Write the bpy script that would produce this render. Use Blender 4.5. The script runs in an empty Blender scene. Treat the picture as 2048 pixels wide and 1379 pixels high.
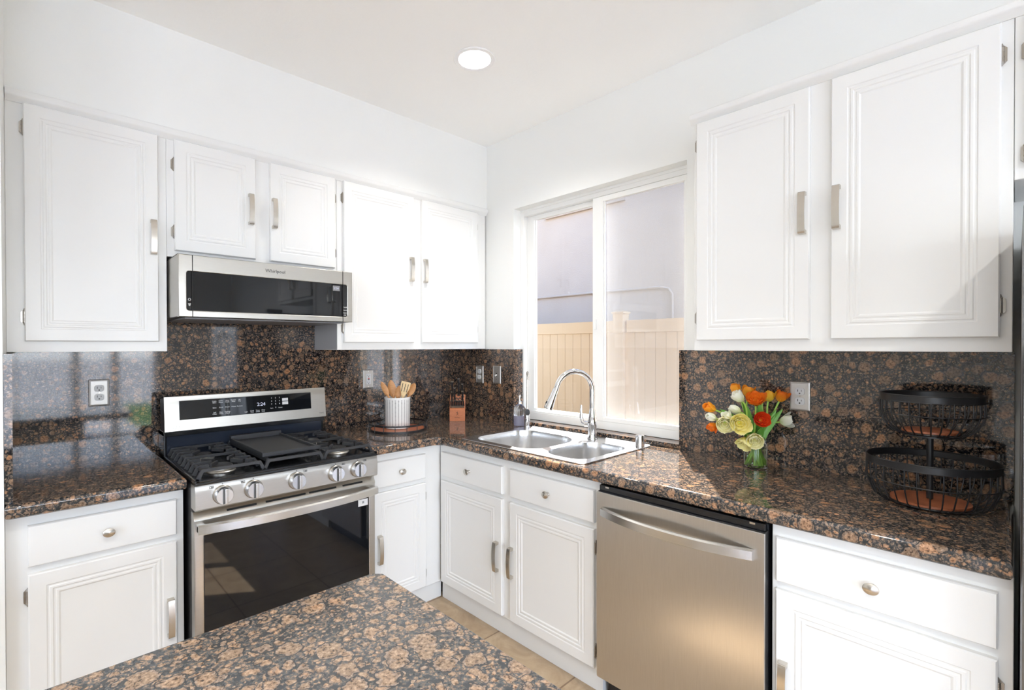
import bpy, bmesh, math, random
from mathutils import Vector, Matrix
R = math.radians
PI = math.pi
C = bpy.context.scene.collection
S = bpy.context.scene
random.seed(7)

# ------------------------------------------------------------------ camera
def make_camera():
    th, pt, ro = 0.8258, 0.008, -0.002
    f = 981.2
    F = Vector((math.cos(th)*math.cos(pt), math.sin(th)*math.cos(pt), -math.sin(pt)))
    Rt = Vector((math.sin(th), -math.cos(th), ro))
    Rt = (Rt - F*Rt.dot(F)).normalized()
    U = Rt.cross(F)
    cam = bpy.data.cameras.new('camera')
    ob = bpy.data.objects.new('camera', cam)
    C.objects.link(ob)
    ob.matrix_world = Matrix(((Rt.x, U.x, -F.x, -2.2987), (Rt.y, U.y, -F.y, -2.7708),
                              (Rt.z, U.z, -F.z, 1.4084), (0, 0, 0, 1)))
    cam.sensor_fit = 'HORIZONTAL'
    cam.sensor_width = 36.0
    cam.lens = f/2048*36.0
    cam.shift_x = (1024-968.41)/2048
    cam.shift_y = (699.15-689.5)/2048
    cam.clip_start = 0.02
    S.camera = ob
make_camera()
S.view_settings.view_transform = 'Standard'
S.view_settings.look = 'None'
S.view_settings.gamma = 1
S.view_settings.use_curve_mapping = False
S.view_settings.exposure = 0.24
S.cycles.max_bounces = 14
S.cycles.diffuse_bounces = 8
S.cycles.glossy_bounces = 5
S.cycles.transmission_bounces = 14
S.cycles.transparent_max_bounces = 16
S.cycles.sample_clamp_indirect = 6
S.cycles.use_denoising = True

# ------------------------------------------------------------------ sky, sun, daylight
def make_world():
    w = bpy.data.worlds.new('sky')
    S.world = w
    w.use_nodes = True
    nt = w.node_tree
    nt.nodes.clear()
    out = nt.nodes.new('ShaderNodeOutputWorld')
    bg = nt.nodes.new('ShaderNodeBackground')
    tc = nt.nodes.new('ShaderNodeTexCoord')
    sp = nt.nodes.new('ShaderNodeSeparateXYZ')
    rp = nt.nodes.new('ShaderNodeValToRGB')
    nt.links.new(tc.outputs['Generated'], sp.inputs[0])
    nt.links.new(sp.outputs['Z'], rp.inputs[0])
    nt.links.new(rp.outputs[0], bg.inputs[0])
    nt.links.new(bg.outputs[0], out.inputs[0])
    e = rp.color_ramp.elements
    e[0].position = 0.0; e[0].color = (0.88, 0.94, 1.0, 1)
    e[1].position = 0.38; e[1].color = (0.22, 0.46, 1.0, 1)
    m = rp.color_ramp.elements.new(0.12); m.color = (0.80, 0.89, 1.0, 1)
    # brighter open sky on the patio side of the house, dimmer above the narrow side yard
    ad = nt.nodes.new('ShaderNodeMath'); ad.operation = 'MULTIPLY_ADD'
    nt.links.new(sp.outputs['X'], ad.inputs[0]); ad.inputs[1].default_value = 0.6
    nt.links.new(sp.outputs['Y'], ad.inputs[2])
    mr = nt.nodes.new('ShaderNodeMapRange')
    mr.interpolation_type = 'SMOOTHSTEP'
    nt.links.new(ad.outputs[0], mr.inputs[0])
    mr.inputs[1].default_value = -0.85; mr.inputs[2].default_value = -0.25
    mr.inputs[3].default_value = SKY*BOOST; mr.inputs[4].default_value = SKY
    nt.links.new(mr.outputs[0], bg.inputs[1])
SKY, BOOST, SUN, CAN = 0.62, 15.0, 24.0, 26.0
make_world()
def lamp(name, kind, energy, color=(1, 1, 1), loc=(0, 0, 0), d=None, **kw):
    l = bpy.data.lights.new(name, kind)
    l.energy = energy
    l.color = color
    for k, v in kw.items():
        setattr(l, k, v)
    o = bpy.data.objects.new(name, l)
    C.objects.link(o)
    o.location = loc
    if d is not None:
        o.rotation_euler = Vector(d).to_track_quat('-Z', 'Y').to_euler()
    return o
lamp('sun', 'SUN', SUN, (1.0, 0.96, 0.90), (4, 2, 6), (-0.37, -0.237, -0.476), angle=R(0.53))
# portals: they add no light, they only help the renderer sample the sky through the far openings
for nm, lc, dr, sx, sy in (('patio_portal', (-2.9, -6.64, 1.13), (0, 1, 0), 4.2, 2.25), ('side_portal', (-6.34, -4.7, 1.32), (1, 0, 0), 3.3, 2.1)):
    o_ = lamp(nm, 'AREA', 1.0, (1, 1, 1), lc, dr, shape='RECTANGLE', size=sx, size_y=sy)
    o_.data.cycles.is_portal = True

# ------------------------------------------------------------------ node helpers and materials
def mat_new(name):
    m = bpy.data.materials.new(name)
    m.use_nodes = True
    nt = m.node_tree
    return m, nt, nt.nodes['Principled BSDF']
def principled(name, col, rough=0.5, metal=0.0, **kw):
    m, nt, b = mat_new(name)
    b.inputs['Base Color'].default_value = (*col, 1)
    b.inputs['Roughness'].default_value = rough
    b.inputs['Metallic'].default_value = metal
    for k, v in kw.items():
        b.inputs[k].default_value = v
    return m
def N(nt, t, **kw):
    n = nt.nodes.new(t)
    for k, v in kw.items():
        setattr(n, k, v)
    return n
def pos(nt, scale=(1, 1, 1)):
    g = N(nt, 'ShaderNodeNewGeometry')
    mp = N(nt, 'ShaderNodeMapping')
    nt.links.new(g.outputs['Position'], mp.inputs['Vector'])
    mp.inputs['Scale'].default_value = scale
    return mp.outputs[0]
def noise(nt, vec, scale, detail=2, rough=0.5, dist=0.0):
    n = N(nt, 'ShaderNodeTexNoise')
    nt.links.new(vec, n.inputs['Vector'])
    n.inputs['Scale'].default_value = scale
    n.inputs['Detail'].default_value = detail
    n.inputs['Roughness'].default_value = rough
    n.inputs['Distortion'].default_value = dist
    return n
def ramp(nt, fac, stops, interp='LINEAR'):
    r = N(nt, 'ShaderNodeValToRGB')
    nt.links.new(fac, r.inputs[0])
    cr = r.color_ramp
    cr.interpolation = interp
    while len(cr.elements) < len(stops):
        cr.elements.new(0.5)
    for e, (p, c) in zip(cr.elements, stops):
        e.position = p
        e.color = (*c, 1) if len(c) == 3 else c
    return r.outputs[0]
def math_n(nt, op, a, b=None, clamp=False):
    n = N(nt, 'ShaderNodeMath', operation=op, use_clamp=clamp)
    for i, v in enumerate((a, b)):
        if v is None:
            continue
        if hasattr(v, 'links'):
            nt.links.new(v, n.inputs[i])
        else:
            n.inputs[i].default_value = v
    return n.outputs[0]
def mixc(nt, f, a, b, blend='MIX'):
    n = N(nt, 'ShaderNodeMix', data_type='RGBA', blend_type=blend)
    for s, v in ((n.inputs[0], f), (n.inputs[6], a), (n.inputs[7], b)):
        if hasattr(v, 'links'):
            nt.links.new(v, s)
        elif isinstance(v, (int, float)):
            s.default_value = v
        else:
            s.default_value = (*v, 1)
    return n.outputs[2]
def bump(nt, b, h, strength, dist=0.001):
    n = N(nt, 'ShaderNodeBump')
    nt.links.new(h, n.inputs['Height'])
    n.inputs['Strength'].default_value = strength
    n.inputs['Distance'].default_value = dist
    nt.links.new(n.outputs[0], b.inputs['Normal'])

def granite(name, tone=1.0, grey=0.0, rough=0.06, pale=0.0, warp=0.016):
    m, nt, b = mat_new(name)
    p = pos(nt)
    dn = noise(nt, p, 26, 3, 0.6)
    vadd = N(nt, 'ShaderNodeVectorMath', operation='MULTIPLY_ADD')
    nt.links.new(dn.outputs['Color'], vadd.inputs[0])
    vadd.inputs[1].default_value = (warp, warp, warp)
    nt.links.new(p, vadd.inputs[2])
    pv = vadd.outputs[0]
    fine = noise(nt, p, 150, 3, 0.7).outputs['Fac']
    mid = noise(nt, p, 70, 3, 0.65).outputs['Fac']
    g, t = grey, tone
    # ground mass between the round grains: near-black, slate and tan flecks
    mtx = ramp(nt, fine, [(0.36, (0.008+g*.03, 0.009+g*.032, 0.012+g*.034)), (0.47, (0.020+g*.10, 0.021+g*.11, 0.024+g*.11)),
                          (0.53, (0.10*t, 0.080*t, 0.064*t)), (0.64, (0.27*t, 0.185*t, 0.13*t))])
    mtx = mixc(nt, ramp(nt, mid, [(0.42, (1, 1, 1)), (0.50, (0, 0, 0))]), mtx, (0.009+g*.05, 0.010+g*.055, 0.013+g*.055))
    col = mtx
    def layer(col, scale, r0, r1, keep, seed, tones, ring):
        v = N(nt, 'ShaderNodeTexVoronoi')
        sh = N(nt, 'ShaderNodeVectorMath', operation='ADD')
        nt.links.new(pv, sh.inputs[0])
        sh.inputs[1].default_value = (seed, seed*1.7, seed*0.3)
        nt.links.new(sh.outputs[0], v.inputs['Vector'])
        v.inputs['Scale'].default_value = scale
        v.inputs['Randomness'].default_value = 0.9
        sc = N(nt, 'ShaderNodeSeparateColor')
        nt.links.new(v.outputs['Color'], sc.inputs[0])
        d = math_n(nt, 'ADD', v.outputs['Distance'], math_n(nt, 'MULTIPLY', math_n(nt, 'SUBTRACT', mid, 0.5), 0.38))
        rad = math_n(nt, 'ADD', math_n(nt, 'MULTIPLY', sc.outputs[0], r1-r0), r0)
        ok = math_n(nt, 'LESS_THAN', sc.outputs[1], keep)
        edge = math_n(nt, 'MULTIPLY', math_n(nt, 'LESS_THAN', d, math_n(nt, 'MULTIPLY', rad, 1.16)), ok)
        inside = math_n(nt, 'MULTIPLY', math_n(nt, 'LESS_THAN', d, rad), ok)
        core = math_n(nt, 'MULTIPLY', math_n(nt, 'LESS_THAN', d, math_n(nt, 'MULTIPLY', rad, 0.80)), ok)
        base = ramp(nt, sc.outputs[2], tones)
        speck = ramp(nt, fine, [(0.36, (0.16, 0.15, 0.15)), (0.46, (0.82, 0.80, 0.78)), (0.56, (1.0, 1.0, 1.0)), (0.66, (1.45, 1.5, 1.55))])
        base = mixc(nt, 1.0, base, speck, 'MULTIPLY')
        col = mixc(nt, math_n(nt, 'MULTIPLY', edge, ring), col, (0.010+g*.04, 0.010+g*.045, 0.012+g*.045))
        rim = mixc(nt, 1.0, (0.17*t+pale*0.07, 0.120*t+pale*0.06, 0.088*t+pale*0.05), speck, 'MULTIPLY')
        col = mixc(nt, inside, col, rim)
        return mixc(nt, core, col, base)
    tones = [(0.0, (0.17*t, 0.113*t, 0.076*t)), (0.35, (0.25*t, 0.152*t, 0.094*t)), (0.7, (0.31*t, 0.176*t, 0.103*t)), (1.0, (0.37*t, 0.186*t, 0.094*t))]
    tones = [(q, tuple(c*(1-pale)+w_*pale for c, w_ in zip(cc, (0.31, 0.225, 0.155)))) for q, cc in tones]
    col = layer(col, 92, 0.20, 0.50, 0.60, 7.3, tones, 0.3)
    col = layer(col, 47, 0.24, 0.52, 0.76, 3.1, tones, 0.85)
    col = layer(col, 25, 0.24, 0.56, 0.72, 0.0, tones, 0.95)
    nt.links.new(col, b.inputs['Base Color'])
    b.inputs['Roughness'].default_value = rough
    b.inputs['IOR'].default_value = 1.62
    return m

def brushed(name, col, rough=0.28, axis=(1, 1, 60)):
    m, nt, b = mat_new(name)
    p = pos(nt, axis)
    n = noise(nt, p, 18, 2, 0.5).outputs['Fac']
    nt.links.new(ramp(nt, n, [(0.2, tuple(c*0.94 for c in col)), (0.8, tuple(min(1, c*1.05) for c in col))]), b.inputs['Base Color'])
    b.inputs['Metallic'].default_value = 1.0
    b.inputs['Roughness'].default_value = rough
    b.inputs['Anisotropic'].default_value = 0.5
    return m
def wood(name, c1, c2, rough=0.45, axis=(4, 4, 30)):
    m, nt, b = mat_new(name)
    p = pos(nt, axis)
    n = noise(nt, p, 12, 4, 0.6, 0.8).outputs['Fac']
    nt.links.new(ramp(nt, n, [(0.3, c1), (0.7, c2)]), b.inputs['Base Color'])
    b.inputs['Roughness'].default_value = rough
    return m
def textured_wall(name, col, rough, sc=90, st=0.12):
    m, nt, b = mat_new(name)
    b.inputs['Base Color'].default_value = (*col, 1)
    b.inputs['Roughness'].default_value = rough
    bump(nt, b, noise(nt, pos(nt), sc, 3, 0.6).outputs['Fac'], st, 0.002)
    return m
def thin_glass(name, tint=(1, 1, 1), refl=0.9):
    m, nt, b = mat_new(name)
    nt.nodes.remove(b)
    out = nt.nodes['Material Output']
    tr = N(nt, 'ShaderNodeBsdfTransparent')
    tr.inputs[0].default_value = (*tint, 1)
    gl = N(nt, 'ShaderNodeBsdfGlossy')
    gl.inputs['Roughness'].default_value = 0.01
    lw = N(nt, 'ShaderNodeLayerWeight')
    fr = math_n(nt, 'ADD', math_n(nt, 'MULTIPLY', math_n(nt, 'POWER', lw.outputs['Facing'], 5.0), 0.9), 0.03)
    mx = N(nt, 'ShaderNodeMixShader')
    nt.links.new(math_n(nt, 'MULTIPLY', fr, refl), mx.inputs[0])
    nt.links.new(tr.outputs[0], mx.inputs[1])
    nt.links.new(gl.outputs[0], mx.inputs[2])
    nt.links.new(mx.outputs[0], out.inputs[0])
    return m
def screen_mesh(name):
    m, nt, b = mat_new(name)
    nt.nodes.remove(b)
    out = nt.nodes['Material Output']
    tr = N(nt, 'ShaderNodeBsdfTransparent')
    df = N(nt, 'ShaderNodeBsdfDiffuse')
    df.inputs[0].default_value = (0.62, 0.62, 0.62, 1)
    mx = N(nt, 'ShaderNodeMixShader')
    mx.inputs[0].default_value = 0.24
    nt.links.new(tr.outputs[0], mx.inputs[1])
    nt.links.new(df.outputs[0], mx.inputs[2])
    nt.links.new(mx.outputs[0], out.inputs[0])
    return m
def tile_floor(name):
    m, nt, b = mat_new(name)
    g = N(nt, 'ShaderNodeNewGeometry')
    mp = N(nt, 'ShaderNodeMapping')
    nt.links.new(g.outputs['Position'], mp.inputs[0])
    mp.inputs['Location'].default_value = (0.11, 0.125, 0)
    br = N(nt, 'ShaderNodeTexBrick', offset=0.0)
    nt.links.new(mp.outputs[0], br.inputs['Vector'])
    br.inputs['Scale'].default_value = 1.0
    br.inputs['Brick Width'].default_value = 0.46
    br.inputs['Row Height'].default_value = 0.46
    br.inputs['Mortar Size'].default_value = 0.004
    br.inputs['Mortar Smooth'].default_value = 0.1
    n = noise(nt, pos(nt), 6, 5, 0.65, 1.0).outputs['Fac']
    c = ramp(nt, n, [(0.3, (0.32, 0.225, 0.14)), (0.55, (0.44, 0.33, 0.215)), (0.75, (0.52, 0.41, 0.285))])
    col = mixc(nt, br.outputs['Fac'], c, (0.20, 0.13, 0.08))
    nt.links.new(col, b.inputs['Base Color'])
    b.inputs['Roughness'].default_value = 0.35
    bump(nt, b, br.outputs['Fac'], -0.3, 0.002)
    return m
def stucco(name, c1, c2):
    m, nt, b = mat_new(name)
    n = noise(nt, pos(nt), 1.2, 4, 0.6).outputs['Fac']
    nt.links.new(ramp(nt, n, [(0.3, c1), (0.7, c2)]), b.inputs['Base Color'])
    b.inputs['Roughness'].default_value = 0.9
    bump(nt, b, noise(nt, pos(nt), 60, 4, 0.7).outputs['Fac'], 0.5, 0.01)
    return m
def vinyl(name, col):
    m, nt, b = mat_new(name)
    out = nt.nodes['Material Output']
    b.inputs['Base Color'].default_value = (*col, 1)
    b.inputs['Roughness'].default_value = 0.5
    tl = N(nt, 'ShaderNodeBsdfTranslucent')
    tl.inputs[0].default_value = (*col, 1)
    mx = N(nt, 'ShaderNodeMixShader')
    mx.inputs[0].default_value = 0.16
    nt.links.new(b.outputs[0], mx.inputs[1])
    nt.links.new(tl.outputs[0], mx.inputs[2])
    nt.links.new(mx.outputs[0], out.inputs[0])
    return m
def petal(name, base, mid, tip):
    m, nt, b = mat_new(name)
    tc = N(nt, 'ShaderNodeTexCoord')
    sp = N(nt, 'ShaderNodeSeparateXYZ')
    nt.links.new(tc.outputs['UV'], sp.inputs[0])
    n = noise(nt, pos(nt), 160, 2, 0.5).outputs['Fac']
    f = math_n(nt, 'ADD', sp.outputs['Y'], math_n(nt, 'MULTIPLY', math_n(nt, 'SUBTRACT', n, 0.5), 0.35))
    col = ramp(nt, f, [(0.0, base), (0.5, mid), (1.0, tip)])
    nt.links.new(col, b.inputs['Base Color'])
    b.inputs['Roughness'].default_value = 0.5
    out = nt.nodes['Material Output']
    tl = N(nt, 'ShaderNodeBsdfTranslucent')
    nt.links.new(col, tl.inputs[0])
    mx = N(nt, 'ShaderNodeMixShader')
    mx.inputs[0].default_value = 0.3
    nt.links.new(b.outputs[0], mx.inputs[1])
    nt.links.new(tl.outputs[0], mx.inputs[2])
    nt.links.new(mx.outputs[0], out.inputs[0])
    return m
def crock_glaze(name):
    # white ceramic printed with vertical rows of small slanted dark leaves
    m, nt, b = mat_new(name)
    tc = N(nt, 'ShaderNodeTexCoord')
    sp = N(nt, 'ShaderNodeSeparateXYZ')
    nt.links.new(tc.outputs['UV'], sp.inputs[0])
    u = math_n(nt, 'MULTIPLY', sp.outputs['X'], 26)
    cu = math_n(nt, 'ABSOLUTE', math_n(nt, 'SUBTRACT', math_n(nt, 'FRACT', u), 0.5))
    par = math_n(nt, 'SUBTRACT', math_n(nt, 'FRACT', math_n(nt, 'MULTIPLY', math_n(nt, 'FLOOR', u), 0.5)), 0.25)
    sl = math_n(nt, 'MULTIPLY', math_n(nt, 'MULTIPLY', cu, par), 8.0)
    v = math_n(nt, 'FRACT', math_n(nt, 'ADD', math_n(nt, 'MULTIPLY', sp.outputs['Y'], 22), sl))
    leaf = math_n(nt, 'MULTIPLY', math_n(nt, 'LESS_THAN', v, 0.42), math_n(nt, 'LESS_THAN', cu, 0.17))
    nt.links.new(mixc(nt, leaf, (0.80, 0.79, 0.76), (0.09, 0.09, 0.08)), b.inputs['Base Color'])
    b.inputs['Roughness'].default_value = 0.18
    return m
def hard_glass(name, col=(1, 1, 1), rough=0.0, ior=1.45):
    return principled(name, col, rough, 0.0, **{'Transmission Weight': 1.0, 'IOR': ior})

M = dict(
    granite=granite('granite_splash', 0.95),
    granite_top_lit=granite('granite_counter_lit', 1.15, 0.28, 0.07, 0.12),  # splash stone greyed and paled so its sun patch looks whiter
    granite_island_haze=granite('granite_island_haze', 1.15, 0.60, 0.18, 0.60, 0.030),  # same stone, hazy sheen put into the colour as greyer, paler tones
    cab=principled('cabinet_paint', (0.79, 0.79, 0.775), 0.32),
    wallp=textured_wall('wall_paint', (0.82, 0.825, 0.805), 0.7),
    ceil=textured_wall('ceiling_paint', (0.95, 0.95, 0.935), 0.8, 60, 0.2),
    side_shade=principled('cabinet_side_shade', (0.42, 0.42, 0.43), 0.5),  # grey stands for shade on the white cabinet side
    trim=principled('window_vinyl', (0.83, 0.83, 0.81), 0.3),
    nickel=principled('brushed_nickel', (0.62, 0.58, 0.52), 0.27, 1.0),
    nickel_dark=principled('aged_nickel', (0.40, 0.37, 0.33), 0.3, 1.0),
    steel=brushed('brushed_steel', (0.54, 0.52, 0.48), 0.30),
    steel_h=brushed('brushed_steel_handle', (0.68, 0.665, 0.63), 0.25),
    dwsteel=brushed('warm_brushed_steel', (0.63, 0.61, 0.58), 0.30, (60, 60, 1)),
    knobface=principled('knob_face', (0.80, 0.82, 0.86), 0.22, 1.0),
    platesteel=principled('plate_steel', (0.54, 0.52, 0.49), 0.48, 1.0),
    sink=principled('satin_sink_steel', (0.72, 0.72, 0.72), 0.24, 1.0),
    chrome=principled('chrome', (0.86, 0.86, 0.87), 0.05, 1.0),
    black=principled('black_enamel', (0.010, 0.011, 0.013), 0.12),
    blackglass=principled('black_glass', (0.006, 0.007, 0.009), 0.03, 0.0, **{'IOR': 1.5}),
    blackpl=principled('black_plastic', (0.012, 0.012, 0.014), 0.4),
    iron=principled('cast_iron', (0.030, 0.031, 0.034), 0.42),
    blackmetal=principled('black_painted_metal', (0.012, 0.012, 0.013), 0.38),
    bluesteel=principled('dark_enamel_panel', (0.02, 0.026, 0.04), 0.1),
    white=principled('white_print', (0.8, 0.8, 0.8), 0.5),
    greyprint=principled('grey_print', (0.10, 0.10, 0.10), 0.5),
    lcd=principled('lcd_display', (0.1, 0.1, 0.12), 0.3, 0.0, **{'Emission Color': (0.75, 0.8, 1.0, 1), 'Emission Strength': 0.7}),
    darkrec=principled('dark_recess', (0.01, 0.01, 0.01), 0.8),
    outlet=principled('outlet_plastic', (0.60, 0.60, 0.60), 0.4),
    slot=principled('outlet_slot', (0.01, 0.01, 0.01), 0.6),
    red=principled('red_button', (0.5, 0.02, 0.02), 0.4),
    floor=tile_floor('tan_tile'),
    kick=principled('kick_paint', (0.74, 0.74, 0.72), 0.5),
    glass=thin_glass('window_glass'),
    screen=screen_mesh('insect_screen'),
    fence=vinyl('tan_vinyl', (0.74, 0.51, 0.28)),
    stucco=stucco('stucco', (0.44, 0.325, 0.235), (0.48, 0.36, 0.265)),
    concrete=stucco('concrete', (0.45, 0.43, 0.40), (0.55, 0.52, 0.48)),
    ext_blocker=stucco('dimming_stucco', (0.20, 0.17, 0.14), (0.24, 0.20, 0.17)),  # kept dark so little sun bounces into the side yard
    whitewall=stucco('garden_wall_stucco', (0.72, 0.72, 0.71), (0.78, 0.78, 0.77)),
    dirt=stucco('side_yard_gravel', (0.16, 0.145, 0.125), (0.22, 0.20, 0.175)),
    grass=stucco('lawn', (0.10, 0.22, 0.04), (0.16, 0.30, 0.07)),
    woodlight=wood('beech_wood', (0.42, 0.185, 0.06), (0.60, 0.31, 0.12)),
    woodyellow=wood('bamboo_wood', (0.68, 0.48, 0.24), (0.80, 0.62, 0.36)),
    woodred=wood('cherry_wood', (0.42, 0.13, 0.05), (0.56, 0.20, 0.085), 0.35),
    woodplate=wood('mango_wood', (0.30, 0.085, 0.035), (0.42, 0.14, 0.06), 0.4, (30, 4, 4)),
    crock=crock_glaze('patterned_ceramic'),
    ceramic=principled('white_ceramic', (0.78, 0.77, 0.74), 0.2),
    vglass=hard_glass('vase_glass', (0.96, 1.0, 0.95)),
    bottle=hard_glass('bottle_glass', (0.97, 0.98, 1.0)),
    water=hard_glass('water', (0.93, 1.0, 0.88), 0.0, 1.33),
    soap=principled('lavender_soap', (0.78, 0.76, 0.93), 0.1, 0.0, **{'Transmission Weight': 0.6}),
    stem=principled('green_stem', (0.36, 0.60, 0.10), 0.45),
    leaf=principled('green_leaf', (0.16, 0.40, 0.06), 0.4),
    p_orange=petal('orange_petal', (0.85, 0.42, 0.03), (0.93, 0.33, 0.02), (0.90, 0.20, 0.01)),
    p_amber=petal('amber_petal', (0.85, 0.55, 0.06), (0.95, 0.48, 0.03), (0.93, 0.36, 0.02)),
    p_yellow=petal('yellow_petal', (0.70, 0.62, 0.10), (0.92, 0.62, 0.05), (0.92, 0.50, 0.03)),
    p_cream=petal('cream_petal', (0.88, 0.84, 0.30), (0.96, 0.93, 0.55), (0.97, 0.95, 0.72)),
    p_lemon=petal('lemon_petal', (0.93, 0.80, 0.12), (0.97, 0.89, 0.28), (0.97, 0.93, 0.52)),
    p_white=petal('white_petal', (0.78, 0.84, 0.42), (0.93, 0.94, 0.78), (0.95, 0.95, 0.88)),
    p_red=petal('red_petal', (0.90, 0.40, 0.05), (0.85, 0.10, 0.01), (0.80, 0.06, 0.01)),
    can=principled('can_reflector', (0.9, 0.9, 0.9), 0.4),
    bulb=principled('can_lens', (1, 1, 1), 0.4, 0.0, **{'Emission Color': (1, 0.97, 0.93, 1), 'Emission Strength': 3.0}),
    fridge=brushed('fridge_steel', (0.30, 0.31, 0.33), 0.3),
    fridge_side=principled('fridge_grey', (0.20, 0.20, 0.21), 0.45),
)

# ------------------------------------------------------------------ mesh builder
class MB:
    def __init__(self):
        self.bm = bmesh.new()
        self.uv = None
    def _add(self, verts, faces):
        vs = [self.bm.verts.new(v) for v in verts]
        fs = []
        for f in faces:
            try:
                fs.append(self.bm.faces.new([vs[i] for i in f]))
            except ValueError:
                pass
        return vs, fs
    def box(self, x0, x1, y0, y1, z0, z1, bev=0.0, seg=2, mtx=None):
        x0, x1 = sorted((x0, x1)); y0, y1 = sorted((y0, y1)); z0, z1 = sorted((z0, z1))
        v = [(x, y, z) for z in (z0, z1) for y in (y0, y1) for x in (x0, x1)]
        f = [(0, 2, 3, 1), (4, 5, 7, 6), (0, 1, 5, 4), (2, 6, 7, 3), (0, 4, 6, 2), (1, 3, 7, 5)]
        if bev <= 0:
            if mtx is not None:
                v = [mtx @ Vector(p) for p in v]
            self._add(v, f)
            return self
        b = bmesh.new()
        vs = [b.verts.new(p) for p in v]
        for q in f:
            b.faces.new([vs[i] for i in q])
        bev = min(bev, 0.49*min(x1-x0, y1-y0, z1-z0))
        bmesh.ops.bevel(b, geom=list(b.edges), offset=bev, segments=seg, affect='EDGES', profile=0.5)
        self.merge(b, mtx)
        return self
    def merge(self, b, mtx=None):
        b.verts.index_update()
        vs = [(mtx @ v.co) if mtx is not None else v.co.copy() for v in b.verts]
        self._add(vs, [[v.index for v in f.verts] for f in b.faces])
        b.free()
    def prism(self, poly, a0, a1, axis='x', mtx=None):
        # poly: list of 2D points in the plane across `axis`; x->(y,z)  y->(x,z)  z->(x,y)
        def pt(p, a):
            q = {'x': (a, p[0], p[1]), 'y': (p[0], a, p[1]), 'z': (p[0], p[1], a)}[axis]
            return mtx @ Vector(q) if mtx is not None else q
        n = len(poly)
        v = [pt(p, a0) for p in poly] + [pt(p, a1) for p in poly]
        f = [tuple(range(n))[::-1], tuple(range(n, 2*n))]
        f += [(i, (i+1) % n, n+(i+1) % n, n+i) for i in range(n)]
        self._add(v, f)
        return self
    def loft(self, rings, closed=True, caps=(True, True)):
        n = len(rings[0])
        v = [p for r in rings for p in r]
        f = []
        for k in range(len(rings)-1):
            for i in range(n if closed else n-1):
                j = (i+1) % n
                f.append((k*n+i, k*n+j, (k+1)*n+j, (k+1)*n+i))
        if caps[0]:
            f.append(tuple(range(n))[::-1])
        if caps[1]:
            f.append(tuple(range((len(rings)-1)*n, len(rings)*n)))
        self._add(v, f)
        return self
    def lathe(self, prof, n=32, c=(0, 0, 0), mtx=None, caps=(False, False), sx=1.0, sy=1.0):
        rings = []
        for r, z in prof:
            ring = []
            for i in range(n):
                a = 2*PI*i/n
                p = Vector((c[0]+r*math.cos(a)*sx, c[1]+r*math.sin(a)*sy, c[2]+z))
                ring.append(mtx @ p if mtx is not None else p)
            rings.append(ring)
        return self.loft(rings, True, caps)
    def cyl(self, p0, p1, r, r2=None, n=20):
        return self.tube([p0, p1], [r, r if r2 is None else r2], n)
    def tube(self, pts, r, n=12, caps=(True, True), flat=None):
        pts = [Vector(p) for p in pts]
        rr = r if isinstance(r, (list, tuple)) else [r]*len(pts)
        rings = []
        up = None
        for k, p in enumerate(pts):
            if k == 0: t = pts[1]-p
            elif k == len(pts)-1: t = p-pts[-2]
            else: t = (pts[k+1]-p).normalized()+(p-pts[k-1]).normalized()
            t.normalize()
            if up is None:
                up = Vector((0, 0, 1)) if abs(t.z) < 0.9 else Vector((1, 0, 0))
                if flat is not None:
                    up = Vector(flat[0])
            s = t.cross(up).normalized()
            up = s.cross(t).normalized()
            if flat is None:
                ring = [p + rr[k]*(math.cos(2*PI*i/n)*s + math.sin(2*PI*i/n)*up) for i in range(n)]
            else:
                w, h = flat[1]/2, flat[2]/2
                ring = [p+s*a*w+up*b*h for a, b in ((-1, -1), (1, -1), (1, 1), (-1, 1))]
            rings.append(ring)
        return self.loft(rings, True, caps)
    def ring(self, c, R_, r, n=48, m=8, mtx=None, sx=1.0, sy=1.0):
        rings = []
        for i in range(n):
            a = 2*PI*i/n
            ring = []
            for j in range(m):
                b = 2*PI*j/m
                q = R_+r*math.cos(b)
                p = Vector((c[0]+q*math.cos(a)*sx, c[1]+q*math.sin(a)*sy, c[2]+r*math.sin(b)))
                ring.append(mtx @ p if mtx is not None else p)
            rings.append(ring)
        rings.append(rings[0])
        return self.loft(rings, True, (False, False))
    def build(self, name, mat, parent=None, loc=None, smooth=True, angle=38):
        bmesh.ops.remove_doubles(self.bm, verts=list(self.bm.verts), dist=1e-6)
        bmesh.ops.recalc_face_normals(self.bm, faces=list(self.bm.faces))
        me = bpy.data.meshes.new(name)
        self.bm.to_mesh(me)
        self.bm.free()
        me.materials.append(mat if not isinstance(mat, str) else M[mat])
        if smooth:
            me.polygons.foreach_set('use_smooth', [True]*len(me.polygons))
            me.set_sharp_from_angle(angle=R(angle))
        o = bpy.data.objects.new(name, me)
        C.objects.link(o)
        if smooth:
            md = o.modifiers.new('weighted_normals', 'WEIGHTED_NORMAL')
            md.keep_sharp = True
            md.weight = 90
        if parent is not None:
            o.parent = parent
        if loc is not None:
            o.location = loc
        return o
def tag(o, label=None, cat=None, group=None, kind=None):
    if label: o['label'] = label
    if cat: o['category'] = cat
    if group: o['group'] = group
    if kind: o['kind'] = kind
    return o
def thing(name, label, cat, loc=(0, 0, 0), rz=0.0, group=None):
    o = bpy.data.objects.new(name, None)
    o.empty_display_size = 0.05
    C.objects.link(o)
    o.location = loc
    o.rotation_euler = (0, 0, rz)
    return tag(o, label, cat, group)
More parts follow.
